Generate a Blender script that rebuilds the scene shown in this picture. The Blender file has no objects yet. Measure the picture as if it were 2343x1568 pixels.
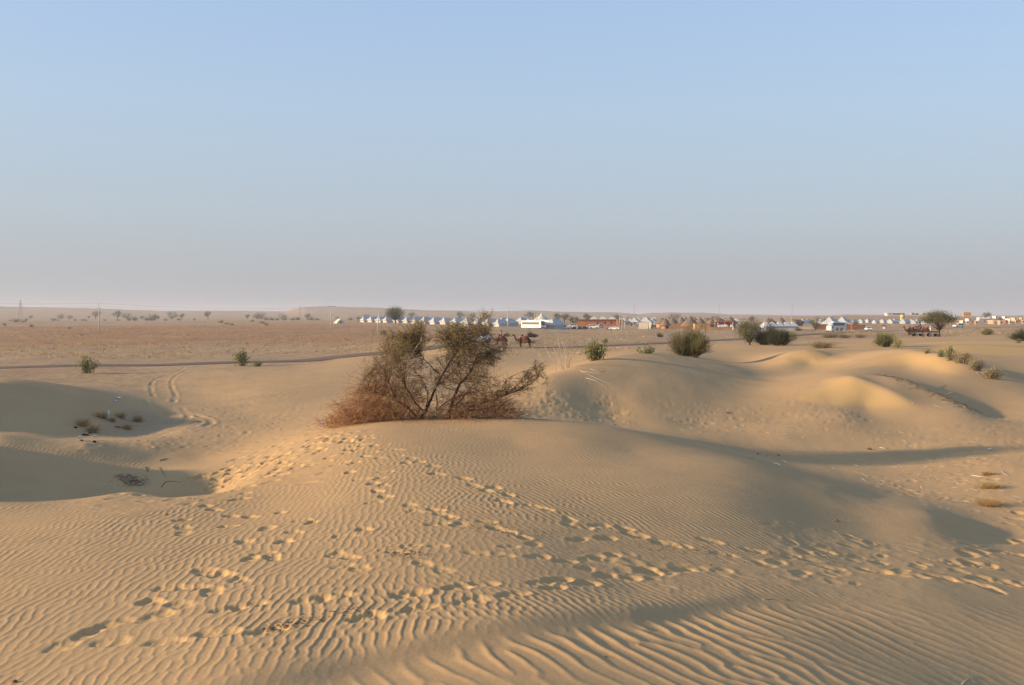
import bpy, bmesh, math, random
import numpy as np
from mathutils import Vector, Matrix
R = math.radians
random.seed(7)
RNG = np.random.default_rng(11)
scene = bpy.context.scene
COL = scene.collection

# ------------------------------------------------------------------ camera
EYE = 5.5                      # eye height over the plain (the camera stands on a dune)
F, CX, HY = 2298.0, 1171.0, 723.0   # focal length / principal column / horizon row of a 2342 px wide frame
cd = bpy.data.cameras.new("camera")
cam = bpy.data.objects.new("camera", cd); COL.objects.link(cam)
cam.location = (0, 0, EYE); cam.rotation_euler = (R(90), 0, 0)
cd.sensor_width = 36.0; cd.lens = 36.0 * F / 2342.0
cd.shift_y = -(784.0 - HY) / 2342.0
cd.clip_start = 0.05; cd.clip_end = 60000
scene.camera = cam

# ------------------------------------------------------------------ light
SUN_EL, SUN_AZ = 13.2, -101.0        # azimuth from +Y, clockwise: the sun stands to the left
w = bpy.data.worlds.new("World"); scene.world = w; w.use_nodes = True
nt = w.node_tree; nt.nodes.clear()
out = nt.nodes.new("ShaderNodeOutputWorld"); bg = nt.nodes.new("ShaderNodeBackground")
sky = nt.nodes.new("ShaderNodeTexSky"); sky.sky_type = 'NISHITA'; sky.sun_disc = False
sky.sun_elevation = R(SUN_EL); sky.sun_rotation = R(SUN_AZ)
sky.altitude = 200; sky.air_density = 1.0; sky.dust_density = 1.3; sky.ozone_density = 2.2
bg.inputs[1].default_value = 0.15
# dusty air: the same veil all round, thick at the horizon and thinning with height
tc = nt.nodes.new("ShaderNodeTexCoord"); sx = nt.nodes.new("ShaderNodeSeparateXYZ"); nt.links.new(tc.outputs["Generated"], sx.inputs[0])
ab = nt.nodes.new("ShaderNodeMath"); ab.operation = 'ABSOLUTE'; nt.links.new(sx.outputs[2], ab.inputs[0])
dc = nt.nodes.new("ShaderNodeValToRGB"); nt.links.new(ab.outputs[0], dc.inputs[0])
DUST = [(0.0, (1.40, 1.46, 1.64)), (0.04, (1.46, 1.55, 1.73)), (0.10, (1.58, 1.79, 2.05)), (0.20, (1.60, 2.00, 2.50)), (0.32, (1.44, 1.94, 2.82)), (0.6, (.9, 1.4, 2.4))]
DK = 4.0
el = dc.color_ramp.elements
el[0].position, el[0].color = DUST[0][0], (*[v / DK for v in DUST[0][1]], 1); el[1].position, el[1].color = DUST[-1][0], (*[v / DK for v in DUST[-1][1]], 1)
for p_, c_ in DUST[1:-1]:
    x_ = el.new(p_); x_.color = (*[v / DK for v in c_], 1)
df = nt.nodes.new("ShaderNodeValToRGB"); nt.links.new(ab.outputs[0], df.inputs[0])
df.color_ramp.elements[0].color = (.96, .96, .96, 1); df.color_ramp.elements[1].position = .8; df.color_ramp.elements[1].color = (.15, .15, .15, 1)
x_ = df.color_ramp.elements.new(.30); x_.color = (.72, .72, .72, 1)
sc_ = nt.nodes.new("ShaderNodeVectorMath"); sc_.operation = 'SCALE'; sc_.inputs[3].default_value = DK; nt.links.new(dc.outputs[0], sc_.inputs[0])
mx = nt.nodes.new("ShaderNodeMix"); mx.data_type = 'RGBA'
nt.links.new(df.outputs[0], mx.inputs[0]); nt.links.new(sky.outputs[0], mx.inputs[6]); nt.links.new(sc_.outputs[0], mx.inputs[7])
nt.links.new(mx.outputs[2], bg.inputs[0]); nt.links.new(bg.outputs[0], out.inputs[0])
sd = bpy.data.lights.new("sun", 'SUN'); sd.energy = 3.7; sd.angle = R(1.2); sd.color = (1.0, 0.78, 0.52)
so = bpy.data.objects.new("sun", sd); COL.objects.link(so); so.location = (-30, 0, 40)
a, e = R(SUN_AZ), R(SUN_EL)
to_sun = Vector((math.sin(a) * math.cos(e), math.cos(a) * math.cos(e), math.sin(e)))
so.rotation_euler = to_sun.to_track_quat('Z', 'Y').to_euler()
scene.view_settings.view_transform = 'Standard'; scene.view_settings.look = 'None'
scene.view_settings.gamma = 1.0; scene.view_settings.use_curve_mapping = False
scene.view_settings.exposure = 0.92
scene.cycles.volume_bounces = 1
scene.cycles.max_bounces = 6
scene.cycles.use_denoising = True

# ------------------------------------------------------------------ helpers
def tag(o, label=None, cat=None, group=None, kind=None):
    if label: o["label"] = label
    if cat: o["category"] = cat
    if group: o["group"] = group
    if kind: o["kind"] = kind
    return o

def empty(name, loc=(0, 0, 0), rz=0.0, label=None, cat=None, group=None, s=1.0):
    o = bpy.data.objects.new(name, None); COL.objects.link(o)
    o.location = loc; o.rotation_euler = (0, 0, rz); o.scale = (s, s, s)
    o.empty_display_size = 0.3
    return tag(o, label, cat, group)

def copy_tree(o, parent=None):
    c = o.copy(); COL.objects.link(c); c.parent = parent
    for ch in list(o.children): copy_tree(ch, c)
    return c

def nodes_of(m):
    m.use_nodes = True
    nt = m.node_tree; b = nt.nodes["Principled BSDF"]
    return nt, b

def mat(name, col, rough=0.8, metal=0.0, var=0.18, scale=3.0, bump=0.0, bscale=40.0, coord='Object', spec=0.3, col2=None):
    """plain procedural material: noise-mottled colour and a little relief"""
    m = bpy.data.materials.new(name); nt, b = nodes_of(m)
    b.inputs["Roughness"].default_value = rough; b.inputs["Metallic"].default_value = metal
    b.inputs["Specular IOR Level"].default_value = spec
    tc = nt.nodes.new("ShaderNodeTexCoord")
    n = nt.nodes.new("ShaderNodeTexNoise"); n.inputs["Scale"].default_value = scale; n.inputs["Detail"].default_value = 5
    nt.links.new(tc.outputs[coord], n.inputs["Vector"])
    r = nt.nodes.new("ShaderNodeValToRGB")
    c2 = col2 or tuple(c * (1 - var * 1.6) for c in col)
    r.color_ramp.elements[0].position = 0.3; r.color_ramp.elements[1].position = 0.72
    r.color_ramp.elements[0].color = (*c2, 1)
    r.color_ramp.elements[1].color = (*[min(1, c * (1 + var)) for c in col], 1)
    nt.links.new(n.outputs["Fac"], r.inputs[0]); nt.links.new(r.outputs[0], b.inputs["Base Color"])
    if bump:
        n2 = nt.nodes.new("ShaderNodeTexNoise"); n2.inputs["Scale"].default_value = bscale; n2.inputs["Detail"].default_value = 4
        nt.links.new(tc.outputs[coord], n2.inputs["Vector"])
        bp = nt.nodes.new("ShaderNodeBump"); bp.inputs["Distance"].default_value = bump
        nt.links.new(n2.outputs["Fac"], bp.inputs["Height"]); nt.links.new(bp.outputs[0], b.inputs["Normal"])
    return m

class MB:
    """collects simple shapes and links them as one mesh object"""
    def __init__(s): s.v = []; s.f = []
    def add(s, vs, fs):
        k = len(s.v); s.v += [tuple(x) for x in vs]; s.f += [tuple(i + k for i in f) for f in fs]; return s
    def box(s, c, size, rz=0.0, taper=1.0):
        hx, hy, hz = size[0] / 2, size[1] / 2, size[2] / 2; cs, sn = math.cos(rz), math.sin(rz); vs = []
        for z, t in ((-hz, 1), (hz, taper)):
            for x, y in ((-hx, -hy), (hx, -hy), (hx, hy), (-hx, hy)):
                vs.append((c[0] + (x * cs - y * sn) * t, c[1] + (x * sn + y * cs) * t, c[2] + z))
        return s.add(vs, [(0, 3, 2, 1), (4, 5, 6, 7), (0, 1, 5, 4), (1, 2, 6, 5), (2, 3, 7, 6), (3, 0, 4, 7)])
    def tube(s, pts, rads, n=6, cap=True):
        pts = [Vector(p) for p in pts]; rings = []
        if not hasattr(rads, '__len__'): rads = [rads] * len(pts)
        up = Vector((0.31, 0.2, 0.93)); vs = []
        for i, p in enumerate(pts):
            d = (pts[min(i + 1, len(pts) - 1)] - pts[max(i - 1, 0)])
            d = d.normalized() if d.length > 1e-9 else Vector((0, 0, 1))
            a = d.cross(up);
            if a.length < 0.15: a = d.cross(Vector((1, 0, 0)))
            a.normalize(); b = d.cross(a)
            for k in range(n):
                t = 2 * math.pi * k / n; vs.append(p + (a * math.cos(t) + b * math.sin(t)) * rads[i])
        fs = [(i * n + k, i * n + (k + 1) % n, (i + 1) * n + (k + 1) % n, (i + 1) * n + k) for i in range(len(pts) - 1) for k in range(n)]
        if cap: fs += [tuple(range(n))[::-1], tuple(range((len(pts) - 1) * n, len(pts) * n))]
        return s.add(vs, fs)
    def lathe(s, prof, c=(0, 0, 0), n=16, sx=1.0, sy=1.0):
        vs = []; fs = []
        for r, z in prof:
            for k in range(n):
                t = 2 * math.pi * k / n; vs.append((c[0] + r * sx * math.cos(t), c[1] + r * sy * math.sin(t), c[2] + z))
        for i in range(len(prof) - 1):
            for k in range(n): fs.append((i * n + k, i * n + (k + 1) % n, (i + 1) * n + (k + 1) % n, (i + 1) * n + k))
        fs += [tuple(range(n))[::-1], tuple(range((len(prof) - 1) * n, len(prof) * n))]
        return s.add(vs, fs)
    def prism(s, poly, y0, y1):
        """polygon in XZ, pushed from y0 to y1"""
        n = len(poly); vs = [(x, y0, z) for x, z in poly] + [(x, y1, z) for x, z in poly]
        fs = [tuple(range(n)), tuple(range(n, 2 * n))[::-1]] + [(i, i + n, (i + 1) % n + n, (i + 1) % n) for i in range(n)]
        return s.add(vs, fs)
    def build(s, name, m, parent=None, smooth=False, bevel=0.0):
        me = bpy.data.meshes.new(name); me.from_pydata(s.v, [], s.f); me.update()
        bm = bmesh.new(); bm.from_mesh(me); bmesh.ops.recalc_face_normals(bm, faces=bm.faces)
        if bevel: bmesh.ops.bevel(bm, geom=bm.edges[:], offset=bevel, segments=2, affect='EDGES')
        bm.to_mesh(me); bm.free()
        if m: me.materials.append(m)
        if smooth: me.polygons.foreach_set("use_smooth", [True] * len(me.polygons))
        o = bpy.data.objects.new(name, me); COL.objects.link(o)
        if parent: o.parent = parent
        return o

def np_mesh(name, V, Fq, m, parent=None, smooth=False):
    """fast mesh from arrays; Fq is (n,3) or (n,4)"""
    me = bpy.data.meshes.new(name); k = Fq.shape[1]
    me.vertices.add(len(V)); me.vertices.foreach_set("co", np.ascontiguousarray(V, dtype=np.float32).ravel())
    me.loops.add(Fq.size); me.loops.foreach_set("vertex_index", np.ascontiguousarray(Fq, dtype=np.int32).ravel())
    me.polygons.add(len(Fq)); me.polygons.foreach_set("loop_start", np.arange(0, Fq.size, k, dtype=np.int32))
    me.polygons.foreach_set("loop_total", np.full(len(Fq), k, dtype=np.int32))
    if smooth: me.polygons.foreach_set("use_smooth", np.ones(len(Fq), dtype=bool))
    me.update(calc_edges=True); me.validate()
    if m: me.materials.append(m)
    o = bpy.data.objects.new(name, me); COL.objects.link(o)
    if parent: o.parent = parent
    return o
# ------------------------------------------------------------------ terrain
# survey of the ground: (column, row, distance, surface) ; surfaces:
# R rippled sand, T trampled sand, S smooth sand, G loose golden slip face, P rough plain, B brown soil
SURVEY = [
 (0,1568,9.6,'R'),(300,1568,9.3,'R'),(600,1568,8.9,'R'),(900,1568,8.9,'R'),(1171,1568,8.9,'R'),(1500,1568,9.2,'R'),(1800,1568,9.8,'R'),(2100,1568,10.6,'R'),(2342,1568,11.5,'R'),
 (0,1420,11.7,'R'),(0,1300,14.3,'R'),(0,1200,17.8,'R'),(0,1150,20.3,'R'),(400,1420,11.4,'R'),(400,1300,13.9,'R'),(400,1200,17.2,'R'),(300,1140,21.0,'T'),
 (800,1480,10.2,'R'),(800,1400,11.4,'R'),(800,1250,14.7,'R'),(800,1130,18.9,'R'),(800,1050,23.3,'R'),
 (1171,1430,10.75,'R'),(1171,1400,11.3,'R'),(1171,1250,14.7,'R'),(1171,1100,20.2,'R'),(1171,1010,26.0,'R'),
 # low swell across the near right
 (1450,1385,12.1,'R'),(1450,1345,13.25,'R'),(1450,1470,10.5,'R'),(1450,1300,14.3,'T'),(1800,1355,13.9,'R'),(1800,1315,15.1,'T'),(1800,1440,11.9,'R'),(2100,1350,14.9,'S'),(2100,1460,12.6,'R'),(2342,1352,16.0,'S'),(2342,1460,13.2,'R'),
 (1450,1250,15.7,'R'),(1450,1100,21.0,'R'),(1450,1030,26.0,'R'),
 (1700,1250,16.6,'R'),(1700,1150,19.9,'R'),(1700,1060,25.1,'R'),
 (2000,1290,16.8,'T'),(2000,1210,20.1,'R'),(1900,1110,24.2,'S'),(2000,1135,24.6,'S'),(2200,1210,21.8,'S'),(2140,1180,21.9,'S'),(2342,1290,18.2,'T'),(2342,1230,21.8,'T'),
 (1850,1245,17.6,'T'),(1850,1165,20.8,'R'),(2000,1250,18.4,'T'),
 # crest of the main mound
 (800,985,28.4,'T'),(870,972,28.9,'S'),(960,965,29.6,'R'),(1171,962,29.6,'R'),(1300,967,30.0,'R'),(1400,980,29.8,'R'),(1484,1000,29.0,'R'),
 (700,1000,29.6,'T'),(620,1040,28.0,'T'),(560,1100,24.0,'T'),(450,1135,21.6,'T'),(700,1080,22.8,'T'),(600,1150,19.4,'R'),
 # hollow on the left
 (300,1127,23.0,'S'),(300,1108,27.2,'R'),(420,1100,26.2,'S'),(150,1100,26.5,'R'),(200,1060,29.0,'R'),(0,1070,27.2,'R'),(350,1050,31.0,'R'),(450,1050,31.5,'S'),
 (0,1000,30.5,'R'),(200,1016,31.0,'T'),(350,1018,33.0,'T'),(460,1015,34.5,'T'),(550,1010,35.0,'T'),
 (0,985,35.5,'S'),(150,1003,36.0,'S'),(300,995,39.0,'P'),(300,965,43.0,'P'),(400,970,41.8,'P'),(480,960,43.5,'T'),
 (100,960,39.0,'R'),(0,940,39.5,'R'),(200,930,43.0,'R'),(0,878,44.0,'R'),(120,893,45.5,'R'),(230,910,47.0,'R'),(330,932,48.5,'S'),
 (-250,1000,31,'R'),(-250,900,40,'R'),(-600,860,42,'R'),(-600,1000,29,'R'),(-300,1200,17.5,'R'),(-300,1568,9.8,'R'),
 (550,950,46.5,'T'),(650,970,40.5,'T'),(740,970,36.5,'T'),(600,900,60,'T'),(450,900,67,'T'),(450,870,80,'T'),(300,870,81,'P'),(150,870,83,'P'),(0,866,85,'P'),
 (0,846,100,'P'),(350,836,110,'P'),(700,826,120,'P'),(560,835,106,'P'),(200,850,94,'P'),(0,815,136,'P'),(400,805,152,'P'),(700,800,160,'P'),
 (700,870,76,'T'),(780,900,60,'S'),(850,850,86,'S'),(850,822,106,'S'),(900,930,44,'S'),
 (0,780,218,'B'),(350,780,218,'B'),(700,775,235,'B'),(900,775,236,'B'),(0,755,370,'B'),(400,752,400,'B'),(800,752,410,'B'),(0,742,600,'P'),(400,741,640,'P'),
 # behind the bush
 (1000,792,140,'G'),(1080,789,148,'S'),(960,800,135,'S'),(1000,830,104,'S'),(1150,796,150,'S'),(1220,798,148,'S'),(1150,840,96,'S'),(1000,900,52,'S'),(1171,900,56,'S'),(960,940,36,'S'),(1171,935,39,'S'),
 (1280,800,150,'P'),(1300,826,110,'S'),(1210,870,70,'S'),
 # second dune
 (1250,862,47,'R'),(1250,910,41.5,'S'),(1250,950,38,'T'),(1320,838,52,'R'),(1400,818,58,'S'),(1480,808,66,'S'),(1570,818,67,'S'),(1630,830,65,'S'),(1690,848,62,'S'),
 (1350,880,46,'R'),(1450,870,48.5,'S'),(1450,910,44,'S'),(1400,950,41,'T'),(1580,900,47,'S'),(1650,875,53,'S'),(1720,890,52,'S'),(1750,865,60,'S'),
 # valley
 (1500,975,38.5,'S'),(1600,960,41.5,'T'),(1620,1010,34.5,'S'),(1800,1000,37.2,'S'),(1800,1050,32.9,'S'),(2000,1060,32.8,'S'),(2100,1120,27.8,'T'),(2342,1120,27.3,'T'),(2342,1010,36,'T'),(2150,1000,37.5,'T'),(1800,960,42,'T'),(1850,935,44.5,'T'),
 # dune three
 (1850,901,48,'S'),(1875,886,49.3,'S'),(1985,860,52.5,'S'),(2000,900,47.6,'S'),(1960,900,47.5,'G'),(1950,868,50,'G'),(2050,882,49,'S'),(2150,912,47.5,'S'),(2220,938,45,'S'),(1900,922,46.1,'G'),(1980,931,45.8,'G'),(1930,948,42.8,'T'),(2100,950,43.4,'S'),(2050,924,45.7,'G'),(2260,950,46,'S'),(2342,960,44,'T'),
 # dune four
 (1740,838,73,'S'),(1800,818,75,'G'),(1850,809,76,'G'),(1930,816,75,'S'),(2000,807,72,'S'),(2080,805,69,'G'),(2150,819,65,'G'),(2250,856,59,'S'),(2300,868,57,'S'),(2080,838,64.8,'G'),(1850,832,73,'G'),(2140,850,61.5,'G'),(2180,860,57,'S'),(1900,850,61,'S'),(2000,850,58,'S'),(2200,900,50.5,'S'),(2342,900,52,'S'),(2342,868,68,'S'),(2270,835,80,'S'),
 (1700,825,84,'S'),(1850,800,100,'S'),(1950,800,96,'S'),(1620,822,78,'S'),(1580,812,86,'S'),(1520,806,92,'P'),(1560,802,100,'P'),
 (1650,795,112,'S'),(1700,790,116,'S'),(1800,792,112,'S'),(1900,790,110,'S'),(1450,800,118,'P'),(1380,812,98,'P'),
 # dune six, far right
 (2000,790,106,'S'),(2050,797,98,'S'),(2100,779,118,'G'),(2200,779,116,'G'),(2342,782,112,'G'),(2200,795,98,'G'),(2342,812,92,'G'),(2342,768,135,'S'),(2250,768,150,'S'),(2100,812,88,'S'),(2220,822,84,'S'),
 (1280,790,172,'P'),(1500,788,176,'P'),(1700,781,190,'P'),(1850,771,225,'P'),(2000,764,235,'P'),(2150,770,190,'P'),(2342,760,220,'P'),
 (1300,768,255,'P'),(1500,766,270,'P'),(1600,757,345,'P'),(1990,757,340,'P'),(2200,754,330,'P'),
 (870,738.5,560,'P'),(1000,742,500,'P'),(1130,747.5,435,'P'),(1250,751.5,415,'P'),(1440,752,420,'P'),(1530,751,400,'P'),(1740,752,400,'P'),(1900,757,330,'P'),
 (1440,742,640,'P'),(1840,739,740,'P'),(2120,743,640,'P'),(2342,740,640,'P'),(2230,747,450,'P'),(1300,740,600,'P'),(1750,744,560,'P'),
]
R0 = 4.0
def warp(x, y):
    r = np.sqrt(x * x + y * y) + 1e-9; k = np.log1p(r / R0) / r
    return x * k, y * k
cx_, cy_, cz_, ct_ = [], [], [], []
for px, py, d, t in SURVEY:
    cx_.append((px - CX) / F * d); cy_.append(d); cz_.append(EYE - (py - HY) / F * d); ct_.append(t)
def extra(x, y, z, t='S'):
    cx_.append(x); cy_.append(y); cz_.append(z); ct_.append(t)
# the ground under and behind the photographer, and a dune to the left out of the frame
for q in [(0,0,3.85),(2,1,3.7),(-2,1,3.8),(0,4,3.0),(2.5,4,2.75),(-2.5,4,2.9),(0,-6,3.9),(6,-3,3.0),(-6,-3,3.6),(0,-20,2.5),(12,-8,1.5),(-12,-6,2.8),
          (-14,6,2.2),(12,6,1.6),(-14,14,2.3),(16,14,1.0),(25,20,0.6),(-30,14,2.0),(-30,0,1.5),(30,0,1.0),(0,-60,1.0),(60,-20,.5),(-60,-20,.5),
          (-27,40,4.3),(-27,37,3.9),(-22,24.5,4.4),(-20,22.5,3.6),(-18.5,26.5,3.4),(-25,32.8,2.1),(-20,32.4,1.8),(-22,18,1.9),(-9.5,25,.78),(-7.8,24.6,.9),(-12.5,24.5,1.05),(-31,32,2.4),(-40,36,4.0),(-36,50,3.0),(-55,40,1.5),(-42,62,.9),(-60,80,.2),(-100,90,.1),
          (-100,0,.2),(100,0,.5),(0,-150,0),(-150,-100,0),(150,-100,0),(45,30,1.2),(60,50,1.5),(90,80,2.0),(120,150,1.5),(-150,150,.1),
          (-220,300,.3),(250,300,.8),(-300,0,0),(300,0,0),(0,-400,0),(-400,600,1),(500,600,0),(-800,0,0),(800,0,0),(0,-1000,0),(-900,900,3),(-300,1100,1.5),(300,1100,0),(900,900,0),(0,2000,0),(-1500,1500,3),(1500,1500,0)]:
    extra(*q, 'P' if abs(q[0]) + abs(q[1]) > 90 else 'R')
CXY = np.stack(warp(np.array(cx_), np.array(cy_)), 1); CZ = np.array(cz_)
def tps(d2): return 0.5 * d2 * np.log(d2 + 1e-12)
n_ = len(CZ)
D2 = ((CXY[:, None, :] - CXY[None, :, :]) ** 2).sum(-1)
A = np.zeros((n_ + 3, n_ + 3)); A[:n_, :n_] = tps(D2) + np.eye(n_) * 2e-4
A[:n_, n_] = 1; A[:n_, n_ + 1:] = CXY; A[n_, :n_] = 1; A[n_ + 1:, :n_] = CXY.T
SOL = np.linalg.solve(A, np.concatenate([CZ, np.zeros(3)]))
# skyline of the far hills (column, row), standing at about three kilometres
SKY = np.array([(-900,716),(-300,706),(0,703.8),(100,705),(200,706.3),(330,711),(423,712.3),(649,712.3),(698,703.4),(730,702.4),(847,704),(926,708),(1019,711),(1089,712.5),(1153,711.8),(1205,710.8),(1282,713.3),(1391,714.8),(1460,719),(1492,716.2),(1534,715.2),(1603,716.5),(1667,719.6),(1754,721),(1818,723),(1905,721.5),(1932,719.5),(1990,720.5),(2040,722),(2150,724),(2342,722.5),(3200,720)], float)
CRESTS = [([(1872,882,51.0),(1938,866,50.6),(2008,893,48),(2060,920,46.5),(2100,945,44.5)], .21, .7), ([(1990,856,53),(2060,872,50.5),(2140,903,48),(2220,938,45)], .14, .7),
          ([(1790,822,75.5),(1850,809,76.5),(1905,815,75.5)], .25, 1.4), ([(1990,826,71),(2080,806,69),(2160,823,64.5),(2220,846,60.5),(2270,864,58)], .24, 1.3), ([(1360,828,55),(1400,818,58),(1480,808,66),(1570,818,67),(1650,838,64)], .07, 1.5)]
def crest_z(x, y):
    z = np.zeros_like(x)
    for pl, h, w_ in CRESTS:
        P = np.array([((a - CX) / F * d, d) for a, b, d in pl]); t = np.linspace(0, len(P) - 1, 28); C = np.stack([np.interp(t, np.arange(len(P)), P[:, k]) for k in (0, 1)], 1)
        for _ in range(30): C[1:-1] = (C[:-2] + 2 * C[1:-1] + C[2:]) / 4
        i = np.nonzero((x > C[:, 0].min() - 6) & (x < C[:, 0].max() + 6) & (y > C[:, 1].min() - 6) & (y < C[:, 1].max() + 6))[0]
        if not len(i): continue
        dm = np.full(len(i), 99.); tt_ = np.zeros(len(i))
        for k in range(len(C) - 1):
            ab = C[k + 1] - C[k]; q = np.clip(((x[i] - C[k, 0]) * ab[0] + (y[i] - C[k, 1]) * ab[1]) / ((ab ** 2).sum() + 1e-9), 0, 1)
            d = np.hypot(x[i] - C[k, 0] - q * ab[0], y[i] - C[k, 1] - q * ab[1]); m = d < dm; dm[m] = d[m]; tt_[m] = ((k + q) / (len(C) - 1))[m]
        z[i] += h * np.exp(-(np.sqrt(dm * dm + .04) - .2) / w_) * np.clip(np.sin(math.pi * np.clip(tt_, .02, .98)) * 1.15, 0, 1)
    return z
SW = np.array([(-4.4,7.4),(-3.2,8.7),(-2.4,9.5),(-.7,10.75),(1.4,12.1),(3.3,13.75),(6.0,14.9),(9.0,15.8)])
def swell(x, y):
    yl = np.interp(x, SW[:, 0], SW[:, 1]); sl = np.interp(x, [-4, 0, 3, 9], [1.1, .72, .5, .2])
    d = (yl - y) / np.sqrt(1 + sl * sl)             # positive on the near side of the line
    s = 1 / (1 + np.exp(-(d - .28) / .11)) * np.clip(1 - (d - .6) / 5.0, 0, 1)
    e = np.clip((x + 4.2) / 2.5, 0, 1) * np.clip((5.5 - x) / 4.5, 0, 1)
    return s, e
def base_z(x, y):
    x = np.asarray(x, float); y = np.asarray(y, float); sh = x.shape; x = x.ravel(); y = y.ravel()
    wx, wy = warp(x, y); z = np.empty_like(x); CH = 60000
    for i in range(0, len(x), CH):
        s = slice(i, i + CH)
        d2 = (wx[s, None] - CXY[None, :, 0]) ** 2 + (wy[s, None] - CXY[None, :, 1]) ** 2
        z[s] = tps(d2) @ SOL[:n_] + SOL[n_] + wx[s] * SOL[n_ + 1] + wy[s] * SOL[n_ + 2]
    r = np.sqrt(x * x + y * y)
    f = np.clip((r - 700) / 700, 0, 1); z = z * (1 - f * f * (3 - 2 * f))
    px = CX + F * x / np.maximum(y, 1.0); px = np.where(y > 0.25 * r, np.clip(px, -900, 3200), np.where(x < 0, -900, 3200))
    row = np.interp(px, SKY[:, 0], SKY[:, 1])
    top = EYE - (row - HY) / F * 3000.0
    g = np.clip((r - 1300) / 1700, 0, 1); g = np.where(g < .75, g * g * .62 / .5625, .62 + (g - .75) / .25 * .38)
    back = np.clip((r - 3400) / 2500, 0, 1)
    z = z + top * g * (1 - back) 
    # hilltop with the walled compound on the right
    z = z + 9.0 * np.exp(-(((x - 345) / 105) ** 4 + ((y - 950) / 130) ** 2) ) * 0.62
    z += crest_z(x, y)
    # low step that crosses the near right, dropping towards the sunless side
    near = (r < 40) & (y > 0)
    if near.any():
        i = np.nonzero(near)[0]; s_, e_ = swell(x[i], y[i]); z[i] += -.12 * s_ * e_
    return z.reshape(sh)

# ---- small value-noise and the wind ripple field
_tab = RNG.random((256, 256))
def vnoise(x, y):
    xi = np.floor(x).astype(int); yi = np.floor(y).astype(int); fx = x - xi; fy = y - yi
    fx = fx * fx * (3 - 2 * fx); fy = fy * fy * (3 - 2 * fy)
    a = _tab[xi & 255, yi & 255]; b = _tab[(xi + 1) & 255, yi & 255]; c = _tab[xi & 255, (yi + 1) & 255]; d = _tab[(xi + 1) & 255, (yi + 1) & 255]
    return (a * (1 - fx) + b * fx) * (1 - fy) + (c * (1 - fx) + d * fx) * fy - 0.5
def fbm(x, y, o=4):
    s = 0; k = 1.0
    for i in range(o): s = s + vnoise(x + 17.3 * i, y - 9.1 * i) * k; x = x * 2.03; y = y * 2.03; k *= .5
    return s
NG, DG = 2048, 0.024
def ripple_field(lam, ang, bw, baw, seed):
    g = np.random.default_rng(seed)
    n = np.fft.fft2(g.standard_normal((NG, NG)).astype(np.float32))
    k = np.fft.fftfreq(NG, DG).astype(np.float32); KX, KY = np.meshgrid(k, k, indexing='ij')
    K = np.sqrt(KX * KX + KY * KY); T = np.arctan2(KY, KX) - ang; T = (T + math.pi) % (2 * math.pi) - math.pi
    W = np.exp(-((K - 1 / lam) / (bw / lam)) ** 2 / 2 - (T / baw) ** 2 / 2)
    c = np.fft.ifft2(n * W); return (c / (np.abs(c).mean() + 1e-9)).astype(np.complex64)
RF1 = ripple_field(0.126, R(0), .12, R(14), 3)
RF3 = ripple_field(0.26, R(33), .16, R(12), 5)
RF2 = ripple_field(0.118, R(27), .11, R(7), 4)
def samp(T, x, y):
    u = (x / DG) % NG; v = (y / DG) % NG; i = np.floor(u).astype(int); j = np.floor(v).astype(int); fu = u - i; fv = v - j
    i %= NG; j %= NG; i1 = (i + 1) % NG; j1 = (j + 1) % NG
    return (T[i, j] * (1 - fu) + T[i1, j] * fu) * (1 - fv) + (T[i, j1] * (1 - fu) + T[i1, j1] * fu) * fv
def ripples(x, y):
    xw = x + 0.12 * vnoise(x * .9, y * .9) + .055 * vnoise(x * 1.6, y * 2.9); yw = y + .1 * vnoise(x * .8 + 40, y * .8)
    wgt = 1 / (1 + np.exp(-(x + 0.18 * (y - 12) - 0.3) / 1.3))
    c = samp(RF1, xw, yw) * (1 - wgt) + samp(RF2, xw, yw) * wgt
    ph = np.angle(c); am = np.clip(np.abs(c) * 1.4, 0, 1) ** .6
    # broad, older ripples cover the near right slope
    yl = np.interp(x, SW[:, 0], SW[:, 1]); g = 1 / (1 + np.exp(-(yl - y - .45) / .16)) / (1 + np.exp(-(x + 2.2) / .35))
    c3 = samp(RF3, xw * 1.0 + 7, yw); ph = np.where(g > .5, np.angle(c3), ph); am = np.where(g > .5, np.clip(np.abs(c3) * 1.3, 0, 1) ** .5 * 2.5 * np.clip((7.0 - x) / 4, .3, 1), am) * (.15 + .85 * np.abs(2 * g - 1))
    s = 0.5 + 0.5 * np.cos(ph + 0.45 * np.sin(ph))       # crest sharper on the lee side
    return (s ** 1.8 - .36) * am * 1.08
# trampled-sand tile: many old, half-filled prints
TG, DT = 1024, 0.03
PIT = np.zeros((TG, TG), np.float32)
_o = np.arange(-14, 15); _ox, _oy = np.meshgrid(_o, _o, indexing='ij')
for _ in range(2600):
    ci, cj = RNG.integers(0, TG, 2); a_ = RNG.uniform(0, math.pi); L = RNG.uniform(.12, .24); Wd = L * RNG.uniform(.45, .8); dp = RNG.uniform(.2, 1) ** 1.3
    u = (_ox * math.cos(a_) + _oy * math.sin(a_)) * DT / L; v = (-_ox * math.sin(a_) + _oy * math.cos(a_)) * DT / Wd
    q = u * u + v * v
    PIT[np.ix_((ci + _o) % TG, (cj + _o) % TG)] += (-1.0 * np.exp(-(q * 1.4) ** 1.6) + .38 * np.exp(-((np.sqrt(q) - 1.25) / .3) ** 2)) * dp
PIT = np.clip(PIT, -1.5, .9)
def pits(x, y):
    u = (x / DT) % TG; v = (y / DT) % TG; i = np.floor(u).astype(int); j = np.floor(v).astype(int); fu = u - i; fv = v - j
    i %= TG; j %= TG
    i1 = (i + 1) % TG; j1 = (j + 1) % TG
    return (PIT[i, j] * (1 - fu) + PIT[i1, j] * fu) * (1 - fv) + (PIT[i, j1] * (1 - fu) + PIT[i1, j1] * fu) * fv
KINDS = 'RTSGPB'
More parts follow.
